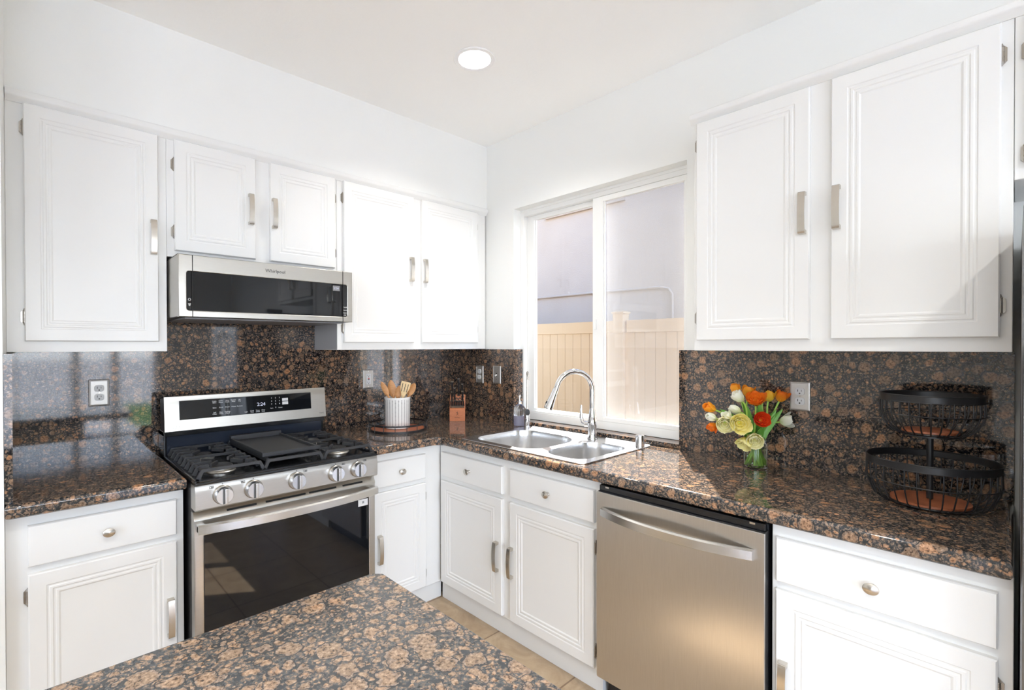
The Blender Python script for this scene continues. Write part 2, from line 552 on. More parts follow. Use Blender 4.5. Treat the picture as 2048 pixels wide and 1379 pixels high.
def curve_plate(loops, z0, z1, bev, seg=3):
    """outline with holes (2D loops, first is the outer one) extruded between z0 and z1 with a rounded edge -> bmesh"""
    cu = bpy.data.curves.new('outline', 'CURVE')
    cu.dimensions = '2D'
    cu.fill_mode = 'BOTH'
    for lp in loops:
        sp = cu.splines.new('POLY')
        sp.points.add(len(lp)-1)
        for q, p in zip(sp.points, lp):
            q.co = (p[0], p[1], 0, 1)
        sp.use_cyclic_u = True
    h = (z1-z0)/2
    cu.bevel_depth = bev
    cu.bevel_resolution = seg
    cu.extrude = h-bev
    cu.offset = -bev
    o = bpy.data.objects.new('outline', cu)
    C.objects.link(o)
    dg = bpy.context.evaluated_depsgraph_get()
    me = bpy.data.meshes.new_from_object(o.evaluated_get(dg))
    b = bmesh.new()
    b.from_mesh(me)
    bmesh.ops.translate(b, verts=list(b.verts), vec=(0, 0, (z0+z1)/2))
    bpy.data.objects.remove(o)
    bpy.data.curves.remove(cu)
    bpy.data.meshes.remove(me)
    return b
def text(s, size, name, mat, parent, loc, rot=(PI/2, 0, 0), depth=0.0004, align='CENTER', spacing=1.0, lines=1.0):
    cu = bpy.data.curves.new('lettering', 'FONT')
    cu.body = s
    cu.size = size
    cu.extrude = depth
    cu.align_x = align
    cu.align_y = 'CENTER'
    cu.space_character = spacing
    cu.space_line = lines
    cu.resolution_u = 2
    o = bpy.data.objects.new('lettering', cu)
    C.objects.link(o)
    dg = bpy.context.evaluated_depsgraph_get()
    me = bpy.data.meshes.new_from_object(o.evaluated_get(dg))
    bpy.data.objects.remove(o)
    bpy.data.curves.remove(cu)
    me.name = name
    me.materials.clear()
    me.materials.append(M[mat])
    t = bpy.data.objects.new(name, me)
    C.objects.link(t)
    t.parent = parent
    t.location = loc
    t.rotation_euler = rot
    return t
def rrect(x0, x1, y0, y1, r, n=6):
    rs = r if isinstance(r, (list, tuple)) else [r]*4     # corners: x0y0, x1y0, x1y1, x0y1
    out = []
    for (cx, cy, a0, q) in ((x0+rs[0], y0+rs[0], PI, rs[0]), (x1-rs[1], y0+rs[1], 1.5*PI, rs[1]),
                            (x1-rs[2], y1-rs[2], 0, rs[2]), (x0+rs[3], y1-rs[3], 0.5*PI, rs[3])):
        for i in range(n+1):
            a = a0+0.5*PI*i/n
            out.append((cx+q*math.cos(a), cy+q*math.sin(a)))
    return out

# ------------------------------------------------------------------ room shell
ZC = 2.767
def struct(name, mb, mat):
    o = mb.build(name, mat)
    o['kind'] = 'structure'
    return o
struct('floor', MB().box(-6.2, 0.0, -6.5, 0.0, -0.1, 0.0), 'floor')
hole = [(-0.746, -1.024)]
CANS = [(-0.746, -1.024), (-2.5, -2.5), (-4.2, -1.6), (-1.3, -3.7), (-3.2, -3.6), (-1.6, -5.3), (-4.4, -5.2)]
def circle(cx, cy, r, n=32):
    return [(cx+r*math.cos(2*PI*i/n), cy+r*math.sin(2*PI*i/n)) for i in range(n)]
cb = MB()
cb.merge(curve_plate([[(-6.2, -6.65), (0.0, -6.65), (0.0, 0.0), (-6.2, 0.0)]]+[circle(x, y, 0.078) for x, y in CANS], ZC, ZC+0.1, 0.0005, 0))
struct('ceiling', cb, 'ceil')
struct('wall_back', MB().box(-6.2, 0.16, 0.0, 0.14, -0.1, ZC+0.1), 'wallp')
struct('wall_soffit', MB().box(-2.366, 0.0, -0.308, 0.0, 2.338, ZC), 'wallp')
WL, WR, WB, WT = -0.561, -1.705, 0.914, 2.292
w = MB()
w.box(0, 0.16, WL, 0.0, -0.1, ZC+0.1)
w.box(0, 0.16, -6.65, WR, -0.1, ZC+0.1)
w.box(0, 0.16, WR, WL, -0.1, WB)
w.box(0, 0.16, WR, WL, WT, ZC+0.1)
struct('wall_right', w, 'wallp')
w = MB()
w.box(0.161, 0.18, WL, 0.16, -0.3, 5.4)
w.box(0.161, 0.18, -6.65, WR, -0.3, 5.4)
w.box(0.161, 0.18, WR, WL, -0.3, WB+0.01)
w.box(0.161, 0.18, WR, WL, WT, 5.4)
struct('wall_exterior_blocker', w, 'ext_blocker')  # unseen outer face, added a storey high to block sky over the side yard
struct('wall_left_stub', MB().box(-2.50, -2.366, -0.618, 0.0, 0.0, ZC), 'wallp')
w = MB()
DX0, DX1, DZ = -5.0, -0.83, 2.25
w.box(-6.2, DX0, -6.65, -6.5, -0.1, ZC+0.1)
w.box(DX1, 0.0, -6.65, -6.5, -0.1, ZC+0.1)
w.box(DX0, DX1, -6.65, -6.5, DZ, ZC+0.1)
w.box(DX0, DX1, -6.65, -6.5, -0.1, 0.02)
struct('wall_front', w, 'wallp')
w = MB()
w.box(-6.35, -6.2, -6.65, -6.3, -0.1, ZC+0.1)
w.box(-6.35, -6.2, -3.1, 0.14, -0.1, ZC+0.1)
w.box(-6.35, -6.2, -6.3, -3.1, -0.1, 0.3)
w.box(-6.35, -6.2, -6.3, -3.1, 2.35, ZC+0.1)
struct('wall_left', w, 'wallp')
def framed_opening(name, ax, a0, a1, z0, z1, plane, cuts):
    root = bpy.data.objects.new(name, None)
    C.objects.link(root)
    root['kind'] = 'structure'
    f = MB()
    def bx(u0, u1, q0, q1, d=0.06):
        if ax == 'x': f.box(u0, u1, plane-d/2, plane+d/2, q0, q1, 0.004)
        else: f.box(plane-d/2, plane+d/2, u0, u1, q0, q1, 0.004)
    bx(a0, a1, z0, z0+0.06); bx(a0, a1, z1-0.06, z1)
    bx(a0, a0+0.05, z0, z1); bx(a1-0.05, a1, z0, z1)
    for c in cuts:
        bx(c-0.045, c+0.045, z0, z1)
    f.build('window_frame', 'trim', root)
    g = MB()
    if ax == 'x': g.box(a0+0.03, a1-0.03, plane-0.002, plane+0.002, z0+0.03, z1-0.03)
    else: g.box(plane-0.002, plane+0.002, a0+0.03, a1-0.03, z0+0.03, z1-0.03)
    g.build('pane', 'glass', root)
framed_opening('window_2', 'x', DX0, DX1, 0.02, DZ, -6.57, (-1.37, -1.83, -3.0, -4.0))
framed_opening('fill_window', 'y', -6.3, -3.1, 0.3, 2.35, -6.28, (-4.2, -5.2))  # second one is an unseen window added for fill light

# crown trims at the top of both cabinet runs, side filler on the left
struct('trim_1', MB().prism([(-0.3035, 2.296), (-0.3065, 2.296), (-0.312, 2.306), (-0.320, 2.313), (-0.324, 2.322), (-0.325, 2.337), (-0.322, 2.341), (-0.3085, 2.341), (-0.3085, 2.316), (-0.3035, 2.316)], -2.364, -0.004, 'x'), 'cab')
struct('trim_2', MB().prism([(-0.004, 2.3145), (-0.3125, 2.3145), (-0.3125, 2.303), (-0.316, 2.303), (-0.321, 2.310), (-0.330, 2.316), (-0.335, 2.325), (-0.336, 2.337), (-0.333, 2.340), (-0.004, 2.340)], -3.75, -1.868, 'y'), 'cab')

# ------------------------------------------------------------------ kitchen window
def kitchen_window():
    root = bpy.data.objects.new('window_1', None)
    C.objects.link(root)
    root['kind'] = 'structure'
    x0, x1 = 0.066, 0.150
    yL, yR, z0, z1 = WL, WR, 0.936, WT
    f = MB()
    f.box(x0, x1, yL-0.030, yL, z0, z1, 0.003)
    f.box(x0, x1, yR, yR+0.030, z0, z1, 0.003)
    f.box(x0+0.001, x1-0.001, yR+0.004, yL-0.004, z1-0.042, z1-0.0005, 0.002)
    f.box(x0+0.001, x1-0.001, yR+0.004, yL-0.004, z0+0.0005, z0+0.046, 0.002)
    f.box(x0+0.006, x0+0.014, yR, yL, z0+0.046, z0+0.056, 0.001)
    f.box(x0-0.004, x0+0.02, yR, yL, z1-0.016, z1, 0.002)
    f.build('window_frame', 'trim', root)
    def sash(name, xa, xb, ya, yb, wl, wr, wt, wb):
        s = MB()
        s.box(xa, xb, ya-wl, ya, z0+0.046, z1-0.042, 0.003)
        s.box(xa, xb, yb, yb+wr, z0+0.046, z1-0.042, 0.003)
        s.box(xa+0.001, xb-0.001, yb+0.004, ya-0.004, z1-0.042-wt, z1-0.0425, 0.002)
        s.box(xa+0.001, xb-0.001, yb+0.004, ya-0.004, z0+0.0465, z0+0.046+wb, 0.002)
        s.box(xa+0.008, xb-0.004, ya-wl-0.008, ya-wl, z0+0.05, z1-0.046, 0.001)
        s.box(xa+0.008, xb-0.004, yb+wr, yb+wr+0.008, z0+0.05, z1-0.046, 0.001)
        o = s.build(name, 'trim', root)
        xm = (xa+xb)/2
        MB().box(xm-0.002, xm+0.002, yb+0.01, ya-0.01, z0+0.05, z1-0.05).build('pane', 'glass', o)
        return o
    sash('window_sash', x0+0.030, x0+0.056, yL-0.030, -1.165, 0.062, 0.045, 0.030, 0.022)
    sash('window_sash', x0+0.002, x0+0.028, -1.122, yR+0.030, 0.070, 0.012, 0.030, 0.024)
    MB().box(x1-0.008, x1-0.006, -1.170, yR+0.030, z0+0.05, z1-0.046).build('insect_screen', 'screen', root)
    MB().box(x0-0.010, x0+0.004, -1.150, -1.136, 1.50, 1.56, 0.003).build('latch', 'trim', root)
kitchen_window()

# ------------------------------------------------------------------ outside
def outside():
    g = MB().box(0.16, 9, -8, 7, -0.3, -0.14)
    tag(g.build('side_yard_ground', 'dirt'), kind='structure')
    g = MB().box(-40, 30, -70, -6.66, -0.3, -0.05)
    tag(g.build('patio_ground', 'whitewall'), kind='structure')
    g = MB().box(-0.9, 6, -12.4, -8.1, -0.3, -0.04)
    tag(g.build('lawn_ground', 'grass'), kind='structure')
    # neighbour's house
    h = thing('neighbor_house', 'tan stucco wall of the house beyond the fence', 'house', (4.5, 1.5, -0.14))
    hb = MB().box(0, 0.4, -9, 8, 0, 4.75)
    hb.build('wall', 'stucco', h)
    tp = [(-0.02, 2.3, 2.415), (-0.02, 0.5, 2.415), (-0.02, -0.72, 2.405), (-0.02, -0.86, 2.37), (-0.02, -0.915, 2.29), (-0.02, -0.92, 1.2)]
    MB().tube(tp, 0.020, 8).build('conduit', 'stucco', h)
    MB().box(-0.05, 0.0, -0.15, 1.45, 3.80, 3.87, 0.01).build('ledge', 'stucco', h)
    # fence
    fx = 2.5
    fe = thing('vinyl_fence', 'tan vinyl privacy fence with a square post seen through the window', 'fence', (fx, 0.2, -0.14))
    for a, b in ((0.085, 2.6), (-2.4, -0.085), (2.75, 5.2), (-4.9, -2.55)):
        MB().box(-0.025, 0.025, a, b, 1.69, 1.826, 0.006).build('rail', 'fence', fe)
        MB().box(-0.025, 0.025, a, b, 0.08, 0.20, 0.006).build('rail', 'fence', fe)
    p = MB()
    y = -4.9
    while y < 5.1:
        p.box(-0.012, 0.012, y+0.0015, y+0.1165, 0.2, 1.69, 0.003)
        y += 0.118
    p.build('boards', 'fence', fe)
    for yy in (0.0, -2.475, 2.675):
        q = MB()
        q.box(-0.0635, 0.0635, yy-0.0635, yy+0.0635, 0, 1.90, 0.004)
        po = q.build('post', 'fence', fe)
        q = MB()
        q.loft([[(-0.075, yy-0.075, 1.90), (0.075, yy-0.075, 1.90), (0.075, yy+0.075, 1.90), (-0.075, yy+0.075, 1.90)],
                [(-0.075, yy-0.075, 1.92), (0.075, yy-0.075, 1.92), (0.075, yy+0.075, 1.92), (-0.075, yy+0.075, 1.92)],
                [(-0.01, yy-0.01, 1.945), (0.01, yy-0.01, 1.945), (0.01, yy+0.01, 1.945), (-0.01, yy+0.01, 1.945)]])
        q.build('cap', 'fence', po)
outside()

# ------------------------------------------------------------------ cabinet parts (local frame: x right, -y out of the wall, z up)
def raised_door(mb, x0, x1, z0, z1, yb, t=0.02, inset=0.050):
    prof = [(0, 0), (0, t-0.004), (0.0035, t), (inset-0.006, t), (inset-0.003, t-0.0022), (inset+0.001, t-0.0022), (inset+0.004, t-0.0005),
            (inset+0.010, t-0.0005), (inset+0.013, t-0.0030), (inset+0.017, t-0.0030), (inset+0.020, t-0.0018), (inset+0.025, t-0.0018), (inset+0.030, t-0.0048)]
    rings = []
    for d, h in prof:
        y = yb-h
        rings.append([(x0+d, y, z0+d), (x1-d, y, z0+d), (x1-d, y, z1-d), (x0+d, y, z1-d)])
    mb.loft(rings)
def slab_drawer(mb, x0, x1, z0, z1, yb, t=0.02):
    rings = []
    for d, h in ((0, 0), (0, t-0.006), (0.003, t-0.001), (0.008, t)):
        y = yb-h
        rings.append([(x0+d, y, z0+d), (x1-d, y, z0+d), (x1-d, y, z1-d), (x0+d, y, z1-d)])
    mb.loft(rings)
def pull(parent, x, zc, y, L=0.145, w=0.021, out=0.030):
    n = 14
    mb = MB()
    outer, inner = [], []
    for i in range(n+1):
        t = -1+2*i/n
        z = zc+t*L/2
        a = abs(t)
        o = out*(1-0.28*a**2) if a < 0.93 else out*0.72*(1-(a-0.93)/0.07*0.2)
        outer.append((y-o, z)); 
    prof = [(y, zc-L/2), (y-out*0.70, zc-L/2+0.001)]
    for i in range(n+1):
        t = -0.94+1.88*i/n
        prof.append((y-out*(1-0.24*t*t), zc+t*L/2))
    prof += [(y-out*0.70, zc+L/2-0.001), (y, zc+L/2), (y, zc+L/2-0.013), (y-out*0.60, zc+L/2-0.014)]
    for i in range(n+1):
        t = 0.80-1.6*i/n
        prof.append((y-out*(1-0.24*t*t)+0.0045, zc+t*L/2))
    prof += [(y-out*0.60, zc-L/2+0.014), (y, zc-L/2+0.013)]
    mb.prism(prof, x-w/2, x+w/2, 'x')
    return mb.build('handle', 'nickel', parent, angle=50)
def knob(parent, x, z, y):
    m = Matrix.Translation((x, y, z)) @ Matrix.Rotation(PI/2, 4, 'X')
    mb = MB()
    mb.lathe([(0.0001, 0), (0.009, 0), (0.0075, 0.004), (0.0055, 0.010), (0.007, 0.014), (0.0145, 0.018), (0.0165, 0.021), (0.0158, 0.0245), (0.0105, 0.0275), (0.0001, 0.0285)],
             24, (0, 0, 0), m, sx=1.12, sy=0.95)
    return mb.build('knob', 'nickel', parent)
def hinge(parent, x, z, y, side=1, h=0.062):
    mb = MB()
    mb.cyl((x, y-0.008, z-h*0.32), (x, y-0.008, z+h*0.32), 0.0045, n=10)
    mb.tube([(x, y-0.008, z+h*0.32), (x, y-0.006, z+h*0.5)], [0.0045, 0.001], 8)
    mb.tube([(x, y-0.008, z-h*0.32), (x, y-0.006, z-h*0.5)], [0.0045, 0.001], 8)
    mb.prism([(x, z-h*0.46), (x-side*0.010, z-h*0.28), (x-side*0.010, z+h*0.28), (x, z+h*0.46)], y-0.0045, y+0.0005, 'y')
    for q in (-0.34, -0.12, 0.12, 0.34):
        mb.ring((x, y-0.008, z+q*h), 0.0046, 0.0008, 12, 6)
    return mb.build('hinge', 'nickel_dark', parent)
def cabinet(name, label, loc, rz, x0, x1, z0, z1, depth, doors=(), drawers=(), kick=None, open_top=True, bev=0.0015, extra=None, cat='cabinet'):
    """x0..x1 relative to loc; body from the wall (y=0) to y=-depth; doors = (x0,x1,z0,z1,handle_x,handle_z,hinge side,[hinge zs])"""
    root = thing(name, label, cat, loc, rz)
    b = MB()
    if kick:
        b.box(x0, x1, -depth, -depth+0.019, z0, z1, bev, 1)
        b.box(x0, x0+0.016, -depth+0.018, -0.022, z0, z1)
        b.box(x1-0.016, x1, -depth+0.018, -0.022, z0, z1)
        b.box(x0+0.015, x1-0.015, -depth+0.018, -0.022, z0, z0+0.016)
        b.box(x0+0.015, x1-0.015, -0.03, -0.022, z0, z1)
    else:
        b.box(x0, x1, -depth, -0.001, z0, z1, bev, 1)
    b.build('body', 'cab', root)
    # face frame seams
    if kick:
        MB().box(x0, x1+(kick[1] if len(kick) > 1 else 0), -depth+kick[0], -0.05, 0.0, z0, 0.001, 1).build('toe_kick', 'kick', root)
    for (a, c, q0, q1, hx, hz, side, hs) in doors:
        mb = MB()
        raised_door(mb, a, c, q0, q1, -depth)
        d = mb.build('door', 'cab', root, angle=20)
        pull(d, hx, hz, -depth-0.0195)
        for q in hs:
            hinge(d, (c+0.001) if side > 0 else (a-0.001), q, -depth-0.001, -side)
    for (a, c, q0, q1, kx) in drawers:
        mb = MB()
        slab_drawer(mb, a, c, q0, q1, -depth)
        d = mb.build('drawer', 'cab', root, angle=30)
        knob(d, kx, (q0+q1)/2, -depth-0.0195)
    return root
ZU = 1.388
# uppers on the range wall
cabinet('upper_cabinet', 'tall single-door white upper cabinet at the far left beside the microwave', (-2.12, 0, ZU), 0, -0.2458, 0.2485, 0, 0.926, 0.303,
        [(-0.197, 0.217, 0.041, 0.909, 0.198, 0.476, -1, [0.130, 0.822])])
cabinet('upper_cabinet', 'short two-door white upper cabinet directly above the microwave', (-1.483, 0, 1.795), 0, -0.388, 0.388, 0, 0.519, 0.303,
        [(-0.361, -0.029, 0.027, 0.502, -0.054, 0.256, -1, [0.108, 0.398]), (0.037, 0.372, 0.027, 0.502, 0.054, 0.256, 1, [0.108, 0.398])])
c3 = cabinet('upper_cabinet', 'two-door white upper cabinet in the corner right of the microwave', (-0.56, 0, ZU), 0, -0.534, 0.548, 0, 0.926, 0.303,
        [(-0.502, -0.050, 0.041, 0.909, -0.074, 0.476, -1, [0.118, 0.820]), (0.008, 0.465, 0.041, 0.909, 0.026, 0.476, 1, [0.130, 0.820])])
MB().box(-0.5352, -0.5342, -0.300, -0.004, 0.002, 0.40).build('side_shade_panel', 'side_shade', c3)  # thin sheet painting the shade on the cabinet's left side
tag(c3.children[-1], 'cabinet side panel with its shade painted in grey')
# uppers on the window wall  (local x = -(world y) + origin)
B = -PI/2
cabinet('upper_cabinet', 'large two-door white upper cabinet right of the window', (0, -2.32, ZU), B, -0.440, 0.444, 0, 0.926, 0.312,
        [(-0.424, -0.033, 0.041, 0.909, -0.052, 0.476, -1, [0.130, 0.822]), (0.028, 0.420, 0.041, 0.909, 0.046, 0.476, 1, [0.130, 0.822])])
cabinet('upper_cabinet', 'white cabinet over the refrigerator at the right edge, only its hinges in view', (0, -3.22, 1.86), B, -0.455, 0.455, 0, 0.454, 0.312,
        [(-0.432, -0.03, 0.03, 0.435, -0.05, 0.2, -1, [0.345, 0.068]), (0.03, 0.432, 0.03, 0.435, 0.05, 0.2, 1, [0.08, 0.35])])
# base cabinets
DR = (0.694, 0.827); DO = (0.107, 0.669); ZK = 0.866
def base(name, label, loc, rz, x0, x1, depth, doors, drawers, kx=0.0):
    cabinet(name, label, loc, rz, x0, x1, 0.095, ZK, depth,
            [(a, c, DO[0], DO[1], hx, 0.388, s, [0.175, 0.595]) for a, c, hx, s in doors],
            [(a, c, DR[0], DR[1], (a+c)/2) for a, c in drawers], kick=(0.014, kx))
base('base_cabinet', 'white base cabinet with one drawer and one door left of the range', (-2.12, 0, 0), 0, -0.2458, 0.248, 0.590,
     [(-0.193, 0.223, 0.200, -1)], [(-0.193, 0.223)])
base('base_cabinet', 'narrow white base cabinet with one drawer between the range and the corner', (-0.86, 0, 0), 0, -0.236, 0.2357, 0.590,
     [(-0.195, 0.125, -0.165, 1)], [(-0.195, 0.125)], 0.0155)
base('base_cabinet', 'white sink base cabinet with two drawers over two doors below the sink', (0, -1.12, 0), B, -0.5293, 0.524, 0.624,
     [(-0.501, -0.024, -0.054, -1), (0.030, 0.502, 0.044, 1)], [(-0.501, -0.024), (0.030, 0.502)])
base('base_cabinet', 'white base cabinet with one wide drawer right of the dishwasher', (0, -2.517, 0), B, -0.253, 0.253, 0.624,
     [(-0.239, 0.228, -0.215, 1)], [(-0.239, 0.228)])

# ------------------------------------------------------------------ granite
def plate(name, loops, z0, z1, bev, mat, label, cat):
    mb = MB()
    mb.merge(curve_plate(loops, z0, z1, bev))
    return tag(mb.build(name, mat, angle=50), label, cat)
ZT = 0.912
plate('countertop', [[(-1.100, -0.0005), (-1.100, -0.632), (-0.690, -0.632), (-0.660, -0.662), (-0.660, -2.768), (-0.0005, -2.768), (-0.0005, -0.0005)],
                     [(-0.602, -0.775), (-0.602, -1.530), (-0.075, -1.530), (-0.075, -0.775)]], ZK, ZT, 0.014, 'granite_top_lit',
      'brown speckled granite countertop around the sink and dishwasher', 'countertop')
plate('countertop', [[(-2.3645, -0.0005), (-2.3645, -0.645), (-1.871, -0.645), (-1.871, -0.0005)]], ZK, ZT, 0.014, 'granite_top_lit',
      'short brown granite countertop left of the range', 'countertop')
def slab(name, label, mb):
    return tag(mb.build(name, 'granite'), label, 'backsplash')
slab('granite_backsplash', 'brown granite backsplash behind the range, outlets and utensil crock',
     MB().prism([(-2.3655, 0.9123), (-1.871, 0.9123), (-1.871, 0.60), (-1.096, 0.60), (-1.096, 0.9123), (-0.001, 0.9123), (-0.001, 1.386), (-1.096, 1.386), (-1.096, 1.60), (-1.871, 1.60), (-1.871, 1.386), (-2.366, 1.386)], -0.001, -0.020, 'y'))
slab('granite_backsplash', 'narrow granite side splash standing on the counter at the far left end',
     MB().box(-2.365, -2.345, -0.617, -0.021, 0.9123, 1.386))
slab('granite_backsplash', 'brown granite backsplash in the corner left of the window, wrapping its reveal',
     MB().prism([(-0.001, -0.021), (-0.020, -0.021), (-0.020, -0.580), (0.064, -0.580), (0.064, -0.5625), (-0.001, -0.5625)], 0.936, 1.386, 'z').box(-0.020, -0.001, -0.561, -0.021, 0.9123, 0.936))
slab('granite_backsplash', 'brown granite backsplash behind the tulips, right of the window',
     MB().box(-0.020, -0.001, -2.768, -1.677, 0.9123, 1.386))
tag(MB().box(-0.026, 0.130, -1.676, -0.562, 0.9145, 0.935, 0.0015, 2).build('window_ledge', 'granite'), 'granite ledge under the kitchen window behind the sink', 'window ledge')

# ------------------------------------------------------------------ kitchen island in the foreground
isl = thing('kitchen_island', 'white island cabinet under the foreground granite top', 'kitchen island', (-2.55, -2.25, 0))
MB().box(-0.82, 0.53, -0.40, 0.40, 0.09, 0.868, 0.002, 1).build('body', 'cab', isl)
MB().box(-0.78, 0.49, -0.36, 0.36, 0, 0.09).build('toe_kick', 'kick', isl)
for a in (-0.52, 0.02):
    mb = MB()
    mb2 = Matrix.Rotation(PI, 4, 'Z')
    raised_door(mb, a, a+0.48, 0.11, 0.84, -0.40)
    bmesh.ops.rotate(mb.bm, verts=list(mb.bm.verts), cent=(0, 0, 0), matrix=Matrix.Rotation(PI, 3, 'Z'))
    d = mb.build('door', 'cab', isl, angle=20)
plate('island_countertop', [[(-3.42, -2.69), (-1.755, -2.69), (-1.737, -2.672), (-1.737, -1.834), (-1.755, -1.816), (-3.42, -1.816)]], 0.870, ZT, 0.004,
      'granite_island_haze', 'large brown granite island top in the foreground', 'countertop')

# ------------------------------------------------------------------ range
def make_range():
    rg = thing('gas_range', 'stainless steel gas range with black oven window and five knobs', 'stove', (-1.484, 0, 0))
    H = 0.378
    MB().box(-H+0.004, H-0.004, -0.665, -0.035, 0.07, 0.893, 0.003).build('body', 'blackpl', rg)
    for sx in (-1, 1):
        for y in (-0.10, -0.60):
            MB().cyl((sx*0.33, y, 0), (sx*0.33, y, 0.07), 0.018).build('leg', 'blackpl', rg)
    MB().box(-H, H, -0.690, -0.667, 0.075, 0.165, 0.004).build('storage_drawer', 'steel', rg)
    # cooktop
    c = MB()
    c.box(-H, H, -0.735, -0.090, 0.893, 0.906, 0.004)
    c.box(-H, H, -0.735, -0.715, 0.904, 0.914, 0.004)
    c.box(-H, -H+0.018, -0.735, -0.09, 0.904, 0.914, 0.004)
    c.box(H-0.018, H, -0.735, -0.09, 0.904, 0.914, 0.004)
    c.build('cooktop', 'black', rg)
    cp = MB()
    cp.prism([(-0.668, 0.802), (-0.728, 0.800), (-0.735, 0.806), (-0.735, 0.870), (-0.728, 0.893), (-0.668, 0.893)], -H, H, 'x')
    cp.build('control_panel', 'steel', rg, angle=25)
    ks = (-0.286, -0.176, -0.005, 0.168, 0.275)
    for i, kx in enumerate(ks):
        m = Matrix.Translation((kx, -0.735, 0.848)) @ Matrix.Rotation(PI/2, 4, 'X')
        k = MB()
        k.lathe([(0.0001, 0.006), (0.0325, 0.006), (0.0315, 0.011), (0.0305, 0.028), (0.0285, 0.031), (0.0001, 0.031)], 36, (0, 0, 0), m)
        ko = k.build('knob', 'knobface', rg)
        MB().lathe([(0.0001, 0), (0.0355, 0), (0.0355, 0.006), (0.033, 0.009), (0.0001, 0.009)], 36, (0, 0, 0), m).build('skirt', 'nickel_dark', ko)
        MB().box(-0.003+kx, 0.010+kx, -0.735-0.041, -0.735-0.029, 0.848-0.029, 0.848+0.029, 0.003).build('grip', 'steel_h', ko)
        MB().box(-0.0075+kx, -0.003+kx, -0.735-0.035, -0.735-0.029, 0.848-0.029, 0.848+0.029, 0.001).build('pointer', 'greyprint', ko)
        MB().cyl((kx, -0.7335, 0.8885), (kx, -0.7365, 0.8885), 0.0018, n=10).build('indicator_dot', 'greyprint', rg)
        mk = MB()
        # burner position mark: small squares with one filled
        sx = -0.038 if i < 2 else 0.038
        cx, cz = kx+sx, 0.882
        for dx in (-0.0035, 0.0034):
            mk.box(cx+dx-0.0035, cx+dx+0.0035, -0.7362, -0.7345, cz-0.004, cz-0.003)
            mk.box(cx+dx-0.0035, cx+dx+0.0035, -0.7362, -0.7345, cz+0.003, cz+0.004)
            mk.box(cx+dx-0.0035, cx+dx-0.0026, -0.7362, -0.7345, cz-0.004, cz+0.004)
            mk.box(cx+dx+0.0026, cx+dx+0.0035, -0.7362, -0.7345, cz-0.004, cz+0.004)
        MB().cyl((cx-0.0035 if i % 2 else cx+0.0034, -0.7345, cz), (cx-0.0035 if i % 2 else cx+0.0034, -0.7362, cz), 0.0016, n=8).build('indicator_dot', 'greyprint', rg)
        mk.build('burner_symbol', 'greyprint', rg)
    # oven door
    d = MB()
    yb, yf = -0.668, -0.712
    xi, za, zb = 0.345, 0.275, 0.700
    d.box(-H, H, yf, yb, 0.172, za, 0.004)
    d.box(-H, -xi, yf, yb, za-0.004, zb+0.004, 0.004)
    d.box(xi, H, yf, yb, za-0.004, zb+0.004, 0.004)
    d.box(-H, H, yf, yb, zb, 0.762, 0.003)
    d.prism([(yb, 0.760), (yf, 0.760), (yf+0.002, 0.770), (yf+0.016, 0.790), (yb, 0.790)], -H, H, 'x')
    do = d.build('oven_door', 'steel', rg, angle=25)
    g = MB().box(-xi, xi, yf+0.004, yb, za, zb, 0.002)
    g.build('oven_window', 'blackglass', do)
    for a, b in ((-0.265, -0.155), (-0.120, 0.045), (0.060, 0.185), (0.215, 0.315)):
        MB().prism([(yf+0.0062, 0.7790), (yf+0.0032, 0.7735), (yf+0.0072, 0.7800), (yf+0.0092, 0.7800)], a, b, 'x').build('vent_slot', 'darkrec', do)
    # handle
    n = 24
    rings = []
    for i in range(n+1):
        t = -1+2*i/n
        x = t*0.372
        o = 0.028+0.042*(1-abs(t)**2.6)
        hz = 0.735
        rings.append([(x, yf-o-0.004, hz-0.018), (x, yf-o-0.012, hz-0.015), (x, yf-o-0.012, hz+0.013), (x, yf-o-0.004, hz+0.018),
                      (x, yf-o+0.010, hz+0.016), (x, yf-o+0.012, hz-0.012)])
    h = MB()
    h.loft(rings)
    for sx in (-1, 1):
        h.box(sx*0.345, sx*0.372, yf-0.036, yf+0.001, 0.722, 0.750, 0.004)
    h.build('handle', 'steel_h', do, angle=30)
    st = MB().box(0.292, 0.341, yf+0.0035, yf+0.0045, 0.664, 0.695).build('sticker', 'white', do)
    sm = MB()
    for q in range(3):
        sm.box(0.312, 0.3215, yf+0.0025, yf+0.0036, 0.676+q*0.0035, 0.678+q*0.0035)
    sm.build('sticker_print', 'greyprint', st)
    # riser and backguard
    MB().box(-H+0.006, H-0.006, -0.150, -0.090, 0.900, 1.022, 0.003).build('riser_panel', 'bluesteel', rg)
    MB().box(-H, H, -0.165, -0.030, 0.998, 1.022, 0.003).build('backguard_lip', 'black', rg)
    MB().box(-H, -H+0.012, -0.155, -0.030, 0.60, 1.02, 0.003).box(H-0.012, H, -0.155, -0.030, 0.60, 1.02, 0.003).build('side_trim', 'black', rg)
    m = Matrix.Translation((0, -0.190, 1.022)) @ Matrix.Rotation(R(-6), 4, 'X')
    bg = MB()
    bg.box(-H-0.002, H, 0.0, 0.012, 0, 0.160, 0.003, 2, m)
    bgo = bg.build('backguard', 'steel', rg)
    bk = MB().box(-H+0.002, H-0.004, 0.0125, 0.115, 0.003, 0.155, 0.003, 2, m).build('backguard_housing', 'blackpl', rg)
    dp = MB().box(-0.322, 0.296, -0.0018, 0.004, 0.050, 0.138, 0.002, 2, m).build('display_glass', 'blackglass', bgo)
    def bt(s, sz, x, z, mat='white', name='lettering', **k):
        p = m @ Vector((x, -0.0024, z))
        return text(s, sz, name, mat, dp, p, (PI/2+R(-6), 0, 0), 0.0002, **k)
